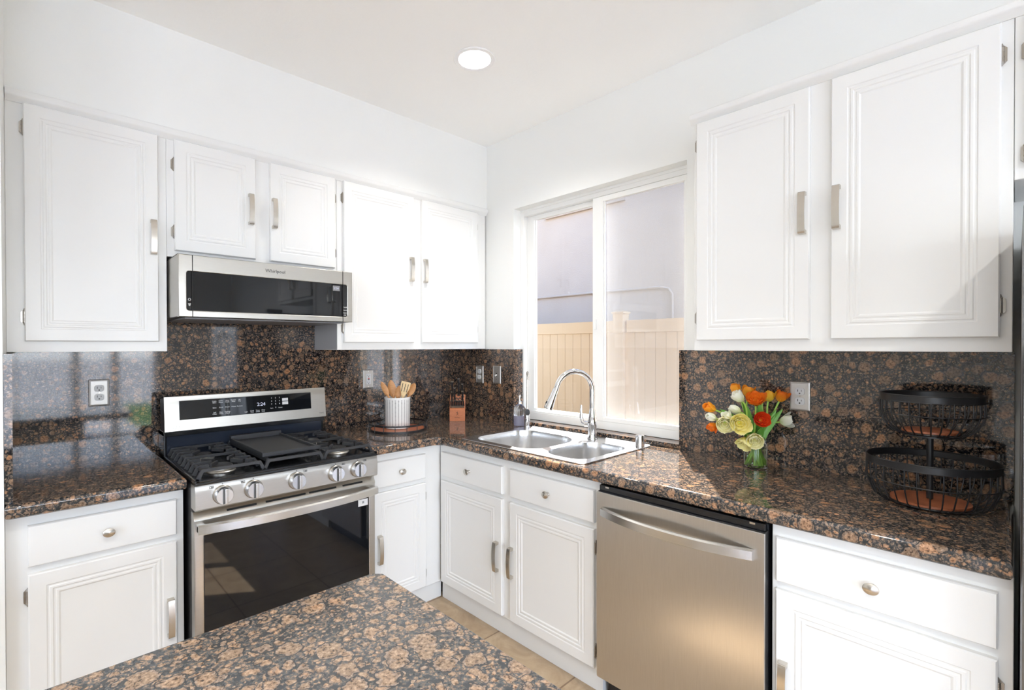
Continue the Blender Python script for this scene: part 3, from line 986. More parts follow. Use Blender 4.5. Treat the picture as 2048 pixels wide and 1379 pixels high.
    for i, s in enumerate(('Conv.\nBake', 'Conv.\nRoast', 'Slow\nCook', 'Frozen\nMeal', 'Air\nFry')):
        bt(s, 0.0082, -0.176+i*0.028, 0.122, lines=0.9)
    for i, s in enumerate(('Bake', 'Broil', 'Proof', 'Warm', 'Remote')):
        bt(s, 0.0082, -0.176+i*0.028, 0.094)
    for i, s in enumerate(('Self\nClean', 'Easy\nClean', 'Settings\nClock')):
        bt(s, 0.0082, -0.176+i*0.028, 0.068, lines=0.9)
    for i, s in enumerate(('Light', 'Cook\nTime', 'Timer\non/off', 'Oven\nLock')):
        bt(s, 0.0078, -0.035+i*0.027, 0.062, lines=0.9)
    bt('2:24', 0.024, 0.037, 0.094, 'lcd', 'clock_digits')
    for r_, row in enumerate(('123', '456', '789')):
        for q, s in enumerate(row):
            bt(s, 0.0095, 0.088+q*0.020, 0.121-r_*0.0155)
    bt('Start', 0.0072, 0.088, 0.070); bt('0', 0.0095, 0.108, 0.072); bt('Cancel', 0.0072, 0.131, 0.070)
    MB().box(0.142, 0.172, -0.0026, -0.0016, 0.102, 0.117, 0, 2, m).box(0.142, 0.172, -0.0026, -0.0016, 0.084, 0.099, 0, 2, m).build('button_tile', 'outlet', dp)
    p = m @ Vector((-0.340, -0.0006, 0.020))
    lg = MB()
    mm = Matrix.Translation(p) @ Matrix.Rotation(PI/2+R(-6), 4, 'X')
    lg.ring((0, 0, 0), 0.0078, 0.0007, 28, 6, mm)
    lg.box(-0.0005, 0.0005, -0.004, 0.003, -0.0004, 0.0006, 0, 1, mm)
    lg.box(0, 0.003, -0.004, -0.003, -0.0004, 0.0006, 0, 1, mm)
    lg.cyl(mm @ Vector((-0.0035, 0.003, 0)), mm @ Vector((-0.0035, 0.003, 0.0008)), 0.001, n=8)
    lg.build('emblem', 'chrome', bgo)
    text('LG', 0.013, 'lettering', 'chrome', bgo, m @ Vector((-0.317, -0.0006, 0.020)), (PI/2+R(-6), 0, 0), 0.0003)
    text('ThinQ', 0.010, 'lettering', 'greyprint', bgo, m @ Vector((0.352, -0.0006, 0.022)), (PI/2+R(-6), 0, 0), 0.0002)
    # burners
    for bx, by, rr in ((-0.252, -0.575, 0.045), (-0.252, -0.290, 0.036), (0.252, -0.575, 0.045), (0.252, -0.290, 0.036), (0.0, -0.435, 0.040)):
        b = MB()
        b.lathe([(0.0001, 0), (rr+0.012, 0), (rr+0.008, 0.005), (rr, 0.007), (rr, 0.016), (0.0001, 0.016)], 28, (bx, by, 0.906))
        bo = b.build('burner', 'steel', rg)
        MB().lathe([(0.0001, 0), (rr-0.003, 0), (rr-0.002, 0.004), (rr-0.008, 0.008), (0.0001, 0.009)], 28, (bx, by, 0.9222)).build('burner_cap', 'iron', bo)
    # grates
    zt = 0.950
    def bar(g, p, q, w_=0.009, h_=0.014):
        g.tube([p, q], 1, 4, flat=((0, 0, 1), w_, h_))
    def side_grate(x0, x1):
        g = MB()
        ya, yb_ = -0.705, -0.175
        cx = (x0+x1)/2
        n = 9
        for i in range(n):
            y = ya+(yb_-ya)*i/(n-1)
            big = i in (0, n-1)
            def seg(u0, u1, d0, d1):
                # a straight bar at grate height with optional downward feet at its ends
                pts = []
                if d0: pts += [(u0, y, 0.914), (u0+0.014, y, zt-0.007)]
                else: pts += [(u0, y, zt-0.007)]
                if d1: pts += [(u1-0.014, y, zt-0.007), (u1, y, 0.914)]
                else: pts += [(u1, y, zt-0.007)]
                g.tube(pts, 1, 4, flat=((0, 1, 0), 0.013, 0.012 if big else 0.009))
            gap = min(abs(y+0.575), abs(y+0.290))
            if big or abs(y+0.44) < 0.03:
                seg(x0, x1, True, True)
            else:
                gp = 0.040 if gap < 0.05 else 0.066
                seg(x0, cx-gp, True, False)
                seg(cx+gp, x1, False, True)
        for by in (-0.575, -0.290):
            for dx, dy in ((1, 1), (-1, 1), (1, -1), (-1, -1)):
                bar(g, (cx+dx*0.026, by+dy*0.022, zt-0.006), (cx+dx*0.060, by+dy*0.066, zt-0.007))
        g.box(x0+0.012, x0+0.022, ya, yb_, zt-0.016, zt-0.006, 0.001, 1)
        g.box(x1-0.022, x1-0.012, ya, yb_, zt-0.016, zt-0.006, 0.001, 1)
        g.build('burner_grate', 'iron', rg)
    side_grate(-0.362, -0.128)
    side_grate(0.128, 0.362)
    g = MB()
    x0, x1 = -0.122, 0.122
    for y in (-0.705, -0.175):
        g.tube([(x0, y, 0.914), (x0+0.014, y, zt-0.007), (x1-0.014, y, zt-0.007), (x1, y, 0.914)], 1, 4, flat=((0, 1, 0), 0.013, 0.012))
    g.box(x0+0.012, x0+0.022, -0.705, -0.175, zt-0.016, zt-0.001, 0.001, 1)
    g.box(x1-0.022, x1-0.012, -0.705, -0.175, zt-0.016, zt-0.001, 0.001, 1)
    for y in (-0.60, -0.50, -0.37, -0.28):
        g.box(x0+0.014, x1-0.014, y-0.004, y+0.004, zt-0.015, zt-0.002, 0.001, 1)
    g.build('burner_grate', 'iron', rg)
make_range()
gr = thing('griddle_plate', 'black rectangular griddle plate resting on the middle of the range', 'griddle', (-1.484, -0.430, 0.9510))
g = MB()
g.box(-0.118, 0.118, -0.225, 0.215, 0.0, 0.008, 0.002)
g.box(-0.118, 0.118, 0.197, 0.225, 0.002, 0.030, 0.003)
g.box(-0.118, -0.108, -0.225, 0.215, 0.002, 0.018, 0.002)
g.box(0.108, 0.118, -0.225, 0.215, 0.002, 0.018, 0.002)
g.box(-0.118, 0.132, -0.235, -0.222, 0.0, 0.016, 0.002)
g.build('plate', 'iron', gr)

# ------------------------------------------------------------------ microwave
def make_microwave():
    mw = thing('microwave', 'low-profile stainless steel microwave mounted under the short upper cabinet', 'microwave', (-1.484, 0, 1.525))
    H = 0.380
    MB().box(-H+0.001, H-0.001, -0.462, -0.022, 0.004, 0.262, 0.004).build('body', 'blackpl', mw)
    # face: steel surround with rounded black glass
    f = MB()
    yf, yb = -0.494, -0.462
    gx0, gx1, gz0, gz1 = -0.352, 0.352, 0.030, 0.190
    f.merge(curve_plate([[(-H, 0.004), (H, 0.004), (H, 0.256), (-H, 0.256)], rrect(gx0, gx1, gz0, gz1, 0.010)[::-1]], 0, 0.030, 0.003),
            Matrix.Translation((0, yb-0.001, 0)) @ Matrix.Rotation(PI/2, 4, 'X'))
    f.box(-H, -H+0.012, -0.470, -0.06, 0.006, 0.256, 0.003)
    fo = f.build('face', 'steel', mw)
    gl = MB()
    gl.merge(curve_plate([rrect(gx0-0.001, gx1+0.001, gz0-0.001, gz1+0.001, 0.010)], 0, 0.026, 0.001), Matrix.Translation((0, yb-0.001, 0)) @ Matrix.Rotation(PI/2, 4, 'X'))
    go = gl.build('glass', 'blackglass', mw)
    s = MB()
    for sx in (-0.331, 0.328):
        s.box(sx-0.0014, sx+0.0014, yf-0.0006, yf+0.004, 0.004, 0.256)
    s.box(-0.331, 0.328, yf-0.0004, yf+0.004, 0.003, 0.0045)
    s.build('door_gap', 'darkrec', mw)
    text('Whirlpool', 0.021, 'lettering', 'greyprint', fo, (0.0, yf-0.0006, 0.222), depth=0.0003)
    y = -0.4885
    cl = MB().box(0.277, 0.313, y-0.0016, y+0.001, 0.157, 0.182).build('clock_panel', 'fridge_side', go)
    text('2:24', 0.014, 'clock_digits', 'lcd', cl, (0.295, y-0.0019, 0.169), depth=0.0002)
    ic = MB()
    mm = Matrix.Translation((-0.3415, y-0.0005, 0.075)) @ Matrix.Rotation(PI/2, 4, 'X')
    ic.ring((0, 0, 0), 0.0045, 0.0008, 20, 6, mm)
    ic.cyl((-0.3415, y, 0.052), (-0.3415, y-0.001, 0.052), 0.0035, n=10)
    ic.prism([(-0.347, 0.058), (-0.336, 0.058), (-0.3415, 0.049)], y-0.001, y, 'y')
    ic.build('icon', 'white', go)
    for z, t in ((0.078, 'Cook'), (0.064, 'Power'), (0.050, 'Start'), (0.038, 'Off')):
        text(t, 0.0095, 'lettering', 'white', go, (0.3405, y-0.0006, z), (PI/2, 0, 0), 0.0002)
    MB().box(-H+0.03, H-0.03, -0.45, -0.05, -0.002, 0.0038).build('vent_grille', 'fridge_side', mw)
make_microwave()

# ------------------------------------------------------------------ dishwasher (window wall frame: x right, -y out)
def make_dishwasher():
    dw = thing('dishwasher', 'stainless steel dishwasher with a bowed bar handle', 'dishwasher', (0, -1.9545, 0), B)
    H = 0.302
    MB().box(-H+0.003, H-0.003, -0.626, -0.03, 0.095, 0.855, 0.003).build('tub', 'blackpl', dw)
    MB().box(-H+0.01, H-0.01, -0.600, -0.05, 0.0, 0.093, 0.003).build('toe_kick', 'blackpl', dw)
    MB().box(-H+0.001, H-0.001, -0.6590, -0.627, 0.112, 0.838, 0.003).build('door_edge', 'blackpl', dw)
    f = MB().box(-H, H, -0.668, -0.6595, 0.105, 0.836, 0.003)
    fo = f.build('door_panel', 'dwsteel', dw)
    MB().box(-H+0.004, H-0.004, -0.652, -0.628, 0.8385, 0.860, 0.002).build('control_strip', 'black', dw)
    for x in (-0.262, 0.262):
        MB().box(x-0.008, x+0.008, -0.654, -0.648, 0.852, 0.858).build('mounting_tab', 'nickel', dw)
    n = 24
    rings = []
    for i in range(n+1):
        q = -1+2*i/n
        x = q*0.272
        o = 0.006+0.048*(1-abs(q)**2.2)
        zc = 0.765
        rings.append([(x, -0.668-o-0.004, zc-0.018), (x, -0.668-o-0.012, zc-0.014), (x, -0.668-o-0.012, zc+0.013), (x, -0.668-o-0.004, zc+0.017),
                      (x, -0.668-o+0.006, zc+0.016), (x, -0.668-o+0.006, zc-0.016)])
    h = MB()
    h.loft(rings)
    h.build('handle', 'steel_h', fo, angle=30)
make_dishwasher()

# ------------------------------------------------------------------ refrigerator at the right edge
fr = thing('refrigerator', 'grey stainless refrigerator cut off by the right edge of the photo', 'refrigerator', (0, -3.235, 0), B)
MB().box(-0.455, 0.455, -0.665, -0.03, 0.02, 1.715, 0.006).build('body', 'fridge_side', fr)
for s in (-1, 1):
    d = MB().box(s*0.003, s*0.455, -0.735, -0.670, 0.60, 1.715, 0.008).build('door', 'fridge', fr)
    MB().tube([(s*0.05, -0.735, 0.80), (s*0.05, -0.785, 0.84), (s*0.05, -0.785, 1.52), (s*0.05, -0.735, 1.56)], 0.011).build('handle', 'steel_h', d)
    MB().box(s*0.40, s*0.452, -0.738, -0.60, 1.716, 1.745, 0.004).build('hinge_cover', 'fridge_side', fr)
d = MB().box(-0.455, 0.455, -0.735, -0.670, 0.06, 0.594, 0.008).build('freezer_drawer', 'fridge', fr)
MB().tube([(-0.38, -0.735, 0.52), (-0.34, -0.785, 0.52), (0.34, -0.785, 0.52), (0.38, -0.735, 0.52)], 0.011).build('handle', 'steel_h', d)

# ------------------------------------------------------------------ sink and taps
def make_sink():
    sk = thing('kitchen_sink', 'double-bowl stainless steel drop-in sink under the window', 'sink', (0, 0, 0))
    z = ZT+0.0005
    B1 = rrect(-0.575, -0.165, -1.232, -0.798, [0.10, 0.16, 0.09, 0.09], 8)
    B2 = rrect(-0.575, -0.185, -1.515, -1.278, [0.08, 0.07, 0.09, 0.10], 8)
    dk = MB()
    dk.merge(curve_plate([rrect(-0.622, -0.042, -1.556, -0.752, 0.035), B1[::-1], B2[::-1]], z, z+0.005, 0.0018, 2))
    dk.build('rim', 'sink', sk, angle=50)
    for lp, dr in ((B1, (-0.37, -1.01)), (B2, (-0.37, -1.40))):
        cx = sum(p[0] for p in lp)/len(lp); cy = sum(p[1] for p in lp)/len(lp)
        b = MB()
        rings = []
        for s, dz in ((1.0, 0.0045), (0.99, -0.006), (0.975, -0.03), (0.955, -0.13), (0.93, -0.165), (0.86, -0.185), (0.6, -0.19), (0.12, -0.194)):
            rings.append([(cx+(p[0]-cx)*s, cy+(p[1]-cy)*s, z+dz) for p in lp])
        b.loft(rings, True, (False, True))
        bo = b.build('bowl', 'sink', sk, angle=60)
        MB().lathe([(0.0001, -0.187), (0.020, -0.187), (0.040, -0.183), (0.044, -0.186), (0.044, -0.192)], 28, (cx, cy, z)).build('drain', 'nickel_dark', bo)
make_sink()
def make_faucet():
    f = thing('kitchen_faucet', 'tall chrome gooseneck pull-down faucet with a side lever', 'faucet', (-0.135, -1.262, 0.9180))
    b = MB()
    b.lathe([(0.0001, 0), (0.027, 0), (0.027, 0.006), (0.0235, 0.012), (0.022, 0.05), (0.024, 0.072), (0.026, 0.09), (0.022, 0.105), (0.0185, 0.125), (0.016, 0.15), (0.0135, 0.165)], 28)
    b.build('base', 'chrome', f)
    D = Vector((-0.85, 0.53, 0)).normalized()
    pts = [(0, 0, 0.16), (0, 0, 0.215)]
    Rr = 0.098
    for i in range(17):
        a = PI-i*(PI*0.93)/16
        p = D*(Rr+Rr*math.cos(a))
        pts.append((p.x, p.y, 0.258+Rr*math.sin(a)))
    last = Vector(pts[-1]); pr = Vector(pts[-2])
    dn = (last-pr).normalized()
    dn = (dn+D*0.10).normalized()
    pts.append(tuple(last+dn*0.02))
    MB().tube(pts, 0.0138, 16).build('spout', 'chrome', f)
    e = last+dn*0.015
    MB().tube([e, e+dn*0.01, e+dn*0.04, e+dn*0.085, e+dn*0.108, e+dn*0.112], [0.0150, 0.0160, 0.0175, 0.0220, 0.0235, 0.020], 20).build('spray_head', 'chrome', f)
    s = e+dn*0.07
    side = D.cross(Vector((0, 0, 1)))
    MB().tube([s+D*0.018, s+D*0.022+dn*0.01], [0.008, 0.006], 12).build('spray_button', 'blackpl', f)
    # lever on the left side of the body
    L = Vector((-0.35, 0.94, 0)).normalized()
    base = Vector((0, 0, 0.078))
    lv = MB()
    lv.tube([base+L*0.012, base+L*0.040], [0.015, 0.0165], 18)
    q = base+L*0.040
    lv.tube([q-L*0.008, q+L*0.012+Vector((0, 0, 0.010)), q+L*0.020+Vector((0, 0, 0.035)), q+L*0.020+Vector((0, 0, 0.075)), q+L*0.018+Vector((0, 0, 0.098))],
            [0.012, 0.011, 0.0085, 0.0065, 0.0045], 14)
    lv.build('lever', 'chrome', f)
make_faucet()
def make_filter_tap():
    f = thing('filter_tap', 'slim chrome drinking-water tap with a thin hooked spout and dark oval knob', 'faucet', (-0.107, -0.775, 0.9180))
    MB().lathe([(0.0001, 0), (0.019, 0), (0.0185, 0.03), (0.0165, 0.07), (0.013, 0.105), (0.007, 0.118), (0.0001, 0.12)], 24).build('body', 'chrome', f)
    D = Vector((-0.62, -0.78, 0)).normalized()
    pts = [(0, 0, 0.115), (0, 0, 0.30)]
    for i in range(13):
        a = PI-i*PI/12
        p = D*(0.022+0.022*math.cos(a))
        pts.append((p.x, p.y, 0.312+0.022*math.sin(a)))
    pts.append((pts[-1][0], pts[-1][1], 0.285))
    MB().tube(pts, 0.0048, 12).build('spout', 'nickel', f)
    k = MB()
    V = Vector((-0.66, -0.73, 0)).normalized()
    m = Matrix.Translation(V*0.017+Vector((0, 0, 0.093))) @ V.to_track_quat('Z', 'Y').to_matrix().to_4x4()
    k.lathe([(0.0001, 0), (0.012, 0), (0.0145, 0.004), (0.0135, 0.010), (0.0001, 0.013)], 24, (0, 0, 0), m, sx=1.0, sy=1.35)
    k.build('knob', 'blackpl', f)
make_filter_tap()
ag = thing('air_gap_cap', 'small chrome cylinder cap on the right end of the sink deck', 'air gap', (-0.120, -1.528, 0.9180))
MB().lathe([(0.0001, 0), (0.0215, 0), (0.0215, 0.050), (0.0205, 0.054), (0.0001, 0.0555)], 28).build('cap', 'chrome', ag)

def make_soap():
    s = thing('soap_dispenser', 'ribbed clear glass pump bottle of lavender soap in the corner behind the sink', 'soap dispenser', (-0.070, -0.678, ZT+0.0005))
    b = MB()
    rings = []
    for r, z in ((0.034, 0.0), (0.0355, 0.004), (0.0355, 0.095), (0.034, 0.110), (0.027, 0.124), (0.016, 0.131), (0.013, 0.135), (0.013, 0.142)):
        rings.append([((r+0.0012*math.cos(16*2*PI*i/96)*(1 if 0.003 < z < 0.12 else 0))*math.cos(2*PI*i/96),
                       (r+0.0012*math.cos(16*2*PI*i/96)*(1 if 0.003 < z < 0.12 else 0))*math.sin(2*PI*i/96), z) for i in range(96)])
    b.loft(rings, True, (True, True))
    b.build('bottle', 'bottle', s, angle=60)
    MB().lathe([(0.0001, 0.003), (0.032, 0.003), (0.032, 0.062), (0.0001, 0.062)], 32).build('liquid', 'soap', s)
    p = MB()
    p.lathe([(0.0145, 0.136), (0.0145, 0.148), (0.007, 0.151), (0.007, 0.160), (0.0045, 0.161), (0.0045, 0.178), (0.0001, 0.178)], 20)
    p.tube([(0, 0, 0.178), (0, 0, 0.186), (-0.012, -0.010, 0.188), (-0.026, -0.022, 0.184)], [0.008, 0.0085, 0.006, 0.0045], 12)
    p.build('pump', 'chrome', s)
make_soap()

# ------------------------------------------------------------------ outlets and switch
def plate_frame(root, w=0.073, h=0.118):
    rings = []
    for d, y in ((0, 0), (0, -0.002), (0.0025, -0.0055), (0.006, -0.0065), (0.0075, -0.0055)):
        rings.append([(-w/2+d, y, -h/2+d), (w/2-d, y, -h/2+d), (w/2-d, y, h/2-d), (-w/2+d, y, h/2-d)])
    return MB().loft(rings).build('plate', 'platesteel', root, angle=20)
def outlet(label, loc, rz, kind):
    o = thing('light_switch' if kind == 'switch' else 'wall_outlet', label, 'light switch' if kind == 'switch' else 'outlet', loc, rz)
    pl = plate_frame(o)
    if kind == 'duplex':
        for s in (-1, 1):
            m = Matrix.Translation((0, -0.0055, s*0.0195)) @ Matrix.Rotation(PI/2, 4, 'X')
            mb = MB()
            mb.merge(curve_plate([rrect(-0.017, 0.017, -0.0145, 0.0145, 0.010)], 0, 0.0032, 0.0006, 1), m)
            r = mb.build('receptacle', 'outlet', o)
            sl = MB()
            z = s*0.0195
            sl.box(-0.0075, -0.0055, -0.0092, -0.0080, z-0.001, z+0.008)
            sl.box(0.0055, 0.0072, -0.0092, -0.0080, z-0.0005, z+0.0065)
            sl.cyl((0, -0.0080, z-0.0075), (0, -0.0092, z-0.0075), 0.0028, n=12)
            sl.build('slots', 'slot', r)
        MB().cyl((0, -0.005, 0), (0, -0.0072, 0), 0.003, n=12).build('screw', 'nickel', o)
    elif kind == 'gfci':
        mb = MB().box(-0.0165, 0.0165, -0.0085, -0.005, -0.033, 0.033, 0.001)
        r = mb.build('receptacle', 'outlet', o)
        sl = MB()
        for z in (0.021, -0.021):
            sl.box(-0.0075, -0.0055, -0.0092, -0.0084, z-0.003, z+0.006)
            sl.box(0.0055, 0.0072, -0.0092, -0.0084, z-0.0025, z+0.0045)
            sl.cyl((0, -0.0084, z-0.007), (0, -0.0092, z-0.007), 0.0026, n=12)
        sl.box(-0.0055, 0.0055, -0.0096, -0.0084, -0.0065, -0.001)
        sl.build('slots', 'slot', r)
        MB().box(-0.0055, 0.0055, -0.0098, -0.0084, 0.001, 0.0065, 0.0005, 1).build('reset_button', 'red', r)
        for z in (0.048, -0.048):
            MB().cyl((0, -0.005, z), (0, -0.0072, z), 0.003, n=12).build('screw', 'nickel', o)
    else:
        MB().box(-0.006, 0.006, -0.0062, -0.005, -0.012, 0.012).build('slot', 'darkrec', o)
        m = Matrix.Translation((0, -0.006, 0)) @ Matrix.Rotation(R(28), 4, 'X')
        MB().box(-0.0045, 0.0045, -0.016, 0.002, -0.004, 0.004, 0.001, 1, m).build('toggle', 'white', o)
        for z in (0.030, -0.030):
            MB().cyl((0, -0.005, z), (0, -0.0072, z), 0.003, n=12).build('screw', 'nickel', o)
outlet('steel duplex outlet on the splash left of the range', (-2.081, -0.0202, 1.205), 0, 'duplex')
outlet('steel outlet with a red reset button behind the utensil crock', (-0.752, -0.0202, 1.203), 0, 'gfci')
outlet('steel duplex outlet in the corner left of the window, beside the switch', (-0.0202, -0.257, 1.213), B, 'duplex')
outlet('steel toggle light switch just left of the window', (-0.0202, -0.427, 1.216), B, 'switch')
outlet('steel duplex outlet right of the tulips under the right upper cabinet', (-0.0202, -2.181, 1.203), B, 'duplex')

# ------------------------------------------------------------------ tray, crock and utensils
TC = (-0.700, -0.280)
def make_tray():
    t = thing('round_tray', 'round black metal tray with wood bottom and wire gallery under the utensil crock', 'tray', (TC[0], TC[1], ZT+0.0005))
    MB().lathe([(0.158, 0), (0.170, 0), (0.170, 0.012), (0.158, 0.012), (0.158, 0)], 64).build('base_ring', 'blackmetal', t)
    MB().lathe([(0.0001, 0.003), (0.1575, 0.003), (0.1575, 0.010), (0.0001, 0.010)], 64).build('wood_base', 'woodplate', t)
    r = MB()
    r.lathe([(0.1665, 0.036), (0.1690, 0.036), (0.1690, 0.046), (0.1665, 0.046), (0.1665, 0.036)], 64)
    for i in range(16):
        a = 2*PI*(i+0.3)/16
        r.tube([(0.1695*math.cos(a), 0.1695*math.sin(a), 0.002), (0.1695*math.cos(a), 0.1695*math.sin(a), 0.046)], 0.0018, 6)
    r.build('wire_gallery', 'blackmetal', t)
    for a0 in (R(-28), R(152)):
        pts = []
        for k in range(13):
            q = -1+2*k/12
            a = a0+q*0.30
            rr = 0.168+0.022*(1-q**4)
            pts.append((rr*math.cos(a), rr*math.sin(a), 0.045+0.030*(1-q**4)))
        MB().tube(pts, 0.0028, 8).build('handle', 'blackmetal', t)
make_tray()
def make_crock():
    c = thing('utensil_crock', 'white ceramic crock printed with columns of small dark leaves', 'utensil holder', (TC[0]-0.002, TC[1]+0.002, ZT+0.0112))
    n = 64
    me = bpy.data.meshes.new('pot')
    bm = bmesh.new()
    uvl = bm.loops.layers.uv.new('UVMap')
    prof = [(0.060, 0.0, 0), (0.070, 0.002, 0), (0.073, 0.010, 0.02), (0.0755, 0.172, 1.0), (0.077, 0.178, 1.02), (0.077, 0.184, 1.02), (0.071, 0.184, 1.02), (0.069, 0.010, 1.02), (0.001, 0.010, 1.02), ]
    vs = [[bm.verts.new((r*math.cos(2*PI*i/n), r*math.sin(2*PI*i/n), z)) for i in range(n)] for r, z, _ in prof]
    for k in range(len(prof)-1):
        for i in range(n):
            j = (i+1) % n
            f = bm.faces.new((vs[k][i], vs[k][j], vs[k+1][j], vs[k+1][i]))
            f.smooth = True
            inner = k != 2
            for lp, (u, v) in zip(f.loops, ((i, prof[k][2]), (i+1, prof[k][2]), (i+1, prof[k+1][2]), (i, prof[k+1][2]))):
                lp[uvl].uv = ((0.0, 0.0) if inner else (u/n, v))
    bm.faces.new(vs[0][::-1])
    bm.to_mesh(me); bm.free()
    me.materials.append(M['crock'])
    me.set_sharp_from_angle(angle=R(40))
    o = bpy.data.objects.new('pot', me)
    C.objects.link(o)
    o.parent = c
make_crock()
def utensil(name, label, mat, foot, top, headw, headl, kind, cup=0.0):
    """foot: point inside the crock, top: tip of the head (offsets from crock centre); flat or spoon head facing the room"""
    o = thing(name, label, 'utensil', (TC[0], TC[1], ZT+0.024))
    a, b = Vector(foot), Vector(top)
    d = (b-a).normalized()
    V = Vector((-0.68, -0.73, 0))
    s = d.cross(V).normalized()
    nrm = s.cross(d).normalized()
    L = (b-a).length
    MB().tube([a, a+d*(L-headl*0.8)], [0.0050, 0.0065], 10).build('handle', mat, o)
    h = MB()
    rings = []
    n = 12
    h0 = a+d*(L-headl)
    for i in range(n+1):
        t = i/n
        if kind == 'spoon': wd = headw*max(0.10, math.sin(PI*min(1, t*0.93+0.05))**0.6)
        elif kind == 'flat': wd = headw*(0.25+0.75*min(1, t*2.2)**0.7) * (1 if t < 0.9 else 0.92)
        else: wd = headw*(0.2+0.8*min(1, t*1.6))
        if kind == 'spoon' and t > 0.97: wd = headw*0.15
        c = h0+d*headl*t-nrm*cup*math.sin(PI*t)
        th = 0.0028
        ring = []
        for k in range(10):
            q = 2*PI*k/10
            ring.append(c+s*(wd/2)*math.cos(q)+nrm*th*math.sin(q))
        rings.append(ring)
    h.loft(rings)
    ho = h.build('head', mat, o, angle=60)
    if kind == 'slot':
        sl = MB()
        for q in (-0.27, 0.0, 0.27):
            p0 = h0+d*headl*0.38+s*headw*q-nrm*0.0035*0
            p1 = h0+d*headl*0.88+s*headw*q*1.1
            sl.tube([p0-nrm*0.0032, p1-nrm*0.0032], 1, 4, flat=(tuple(nrm), 0.0035, 0.0012))
            sl.tube([p0+nrm*0.0032, p1+nrm*0.0032], 1, 4, flat=(tuple(nrm), 0.0035, 0.0012))
        sl.build('slots', 'slot', ho)
    return o
# screen-right direction at the crock is (0.735,-0.678)
def rt(q, z, dep=0.0):
    return (0.735*q+0.68*dep, -0.678*q+0.73*dep, z)
utensil('wooden_spoon', 'wooden spoon leaning furthest left in the crock', 'woodlight', rt(0.03, 0.0, -0.01), rt(-0.095, 0.262, -0.02), 0.034, 0.095, 'spoon', 0.004)
utensil('wooden_spatula', 'broad brown wooden spatula second from left in the crock', 'woodlight', rt(0.0, 0.0, 0.02), rt(-0.050, 0.268, 0.03), 0.050, 0.105, 'spoon', 0.0)
utensil('wooden_spoon', 'short rounded wooden spoon in the middle of the crock', 'woodlight', rt(-0.02, 0.0, 0.0), rt(0.010, 0.238, -0.01), 0.040, 0.080, 'spoon', 0.004)
utensil('slotted_turner', 'pale slotted wooden turner near the right of the crock', 'woodyellow', rt(-0.01, 0.0, -0.02), rt(0.055, 0.262, -0.03), 0.056, 0.098, 'slot')
utensil('wooden_fork', 'wooden salad spoon leaning furthest right in the crock', 'woodlight', rt(-0.03, 0.0, 0.02), rt(0.098, 0.250, 0.02), 0.042, 0.085, 'spoon', 0.003)

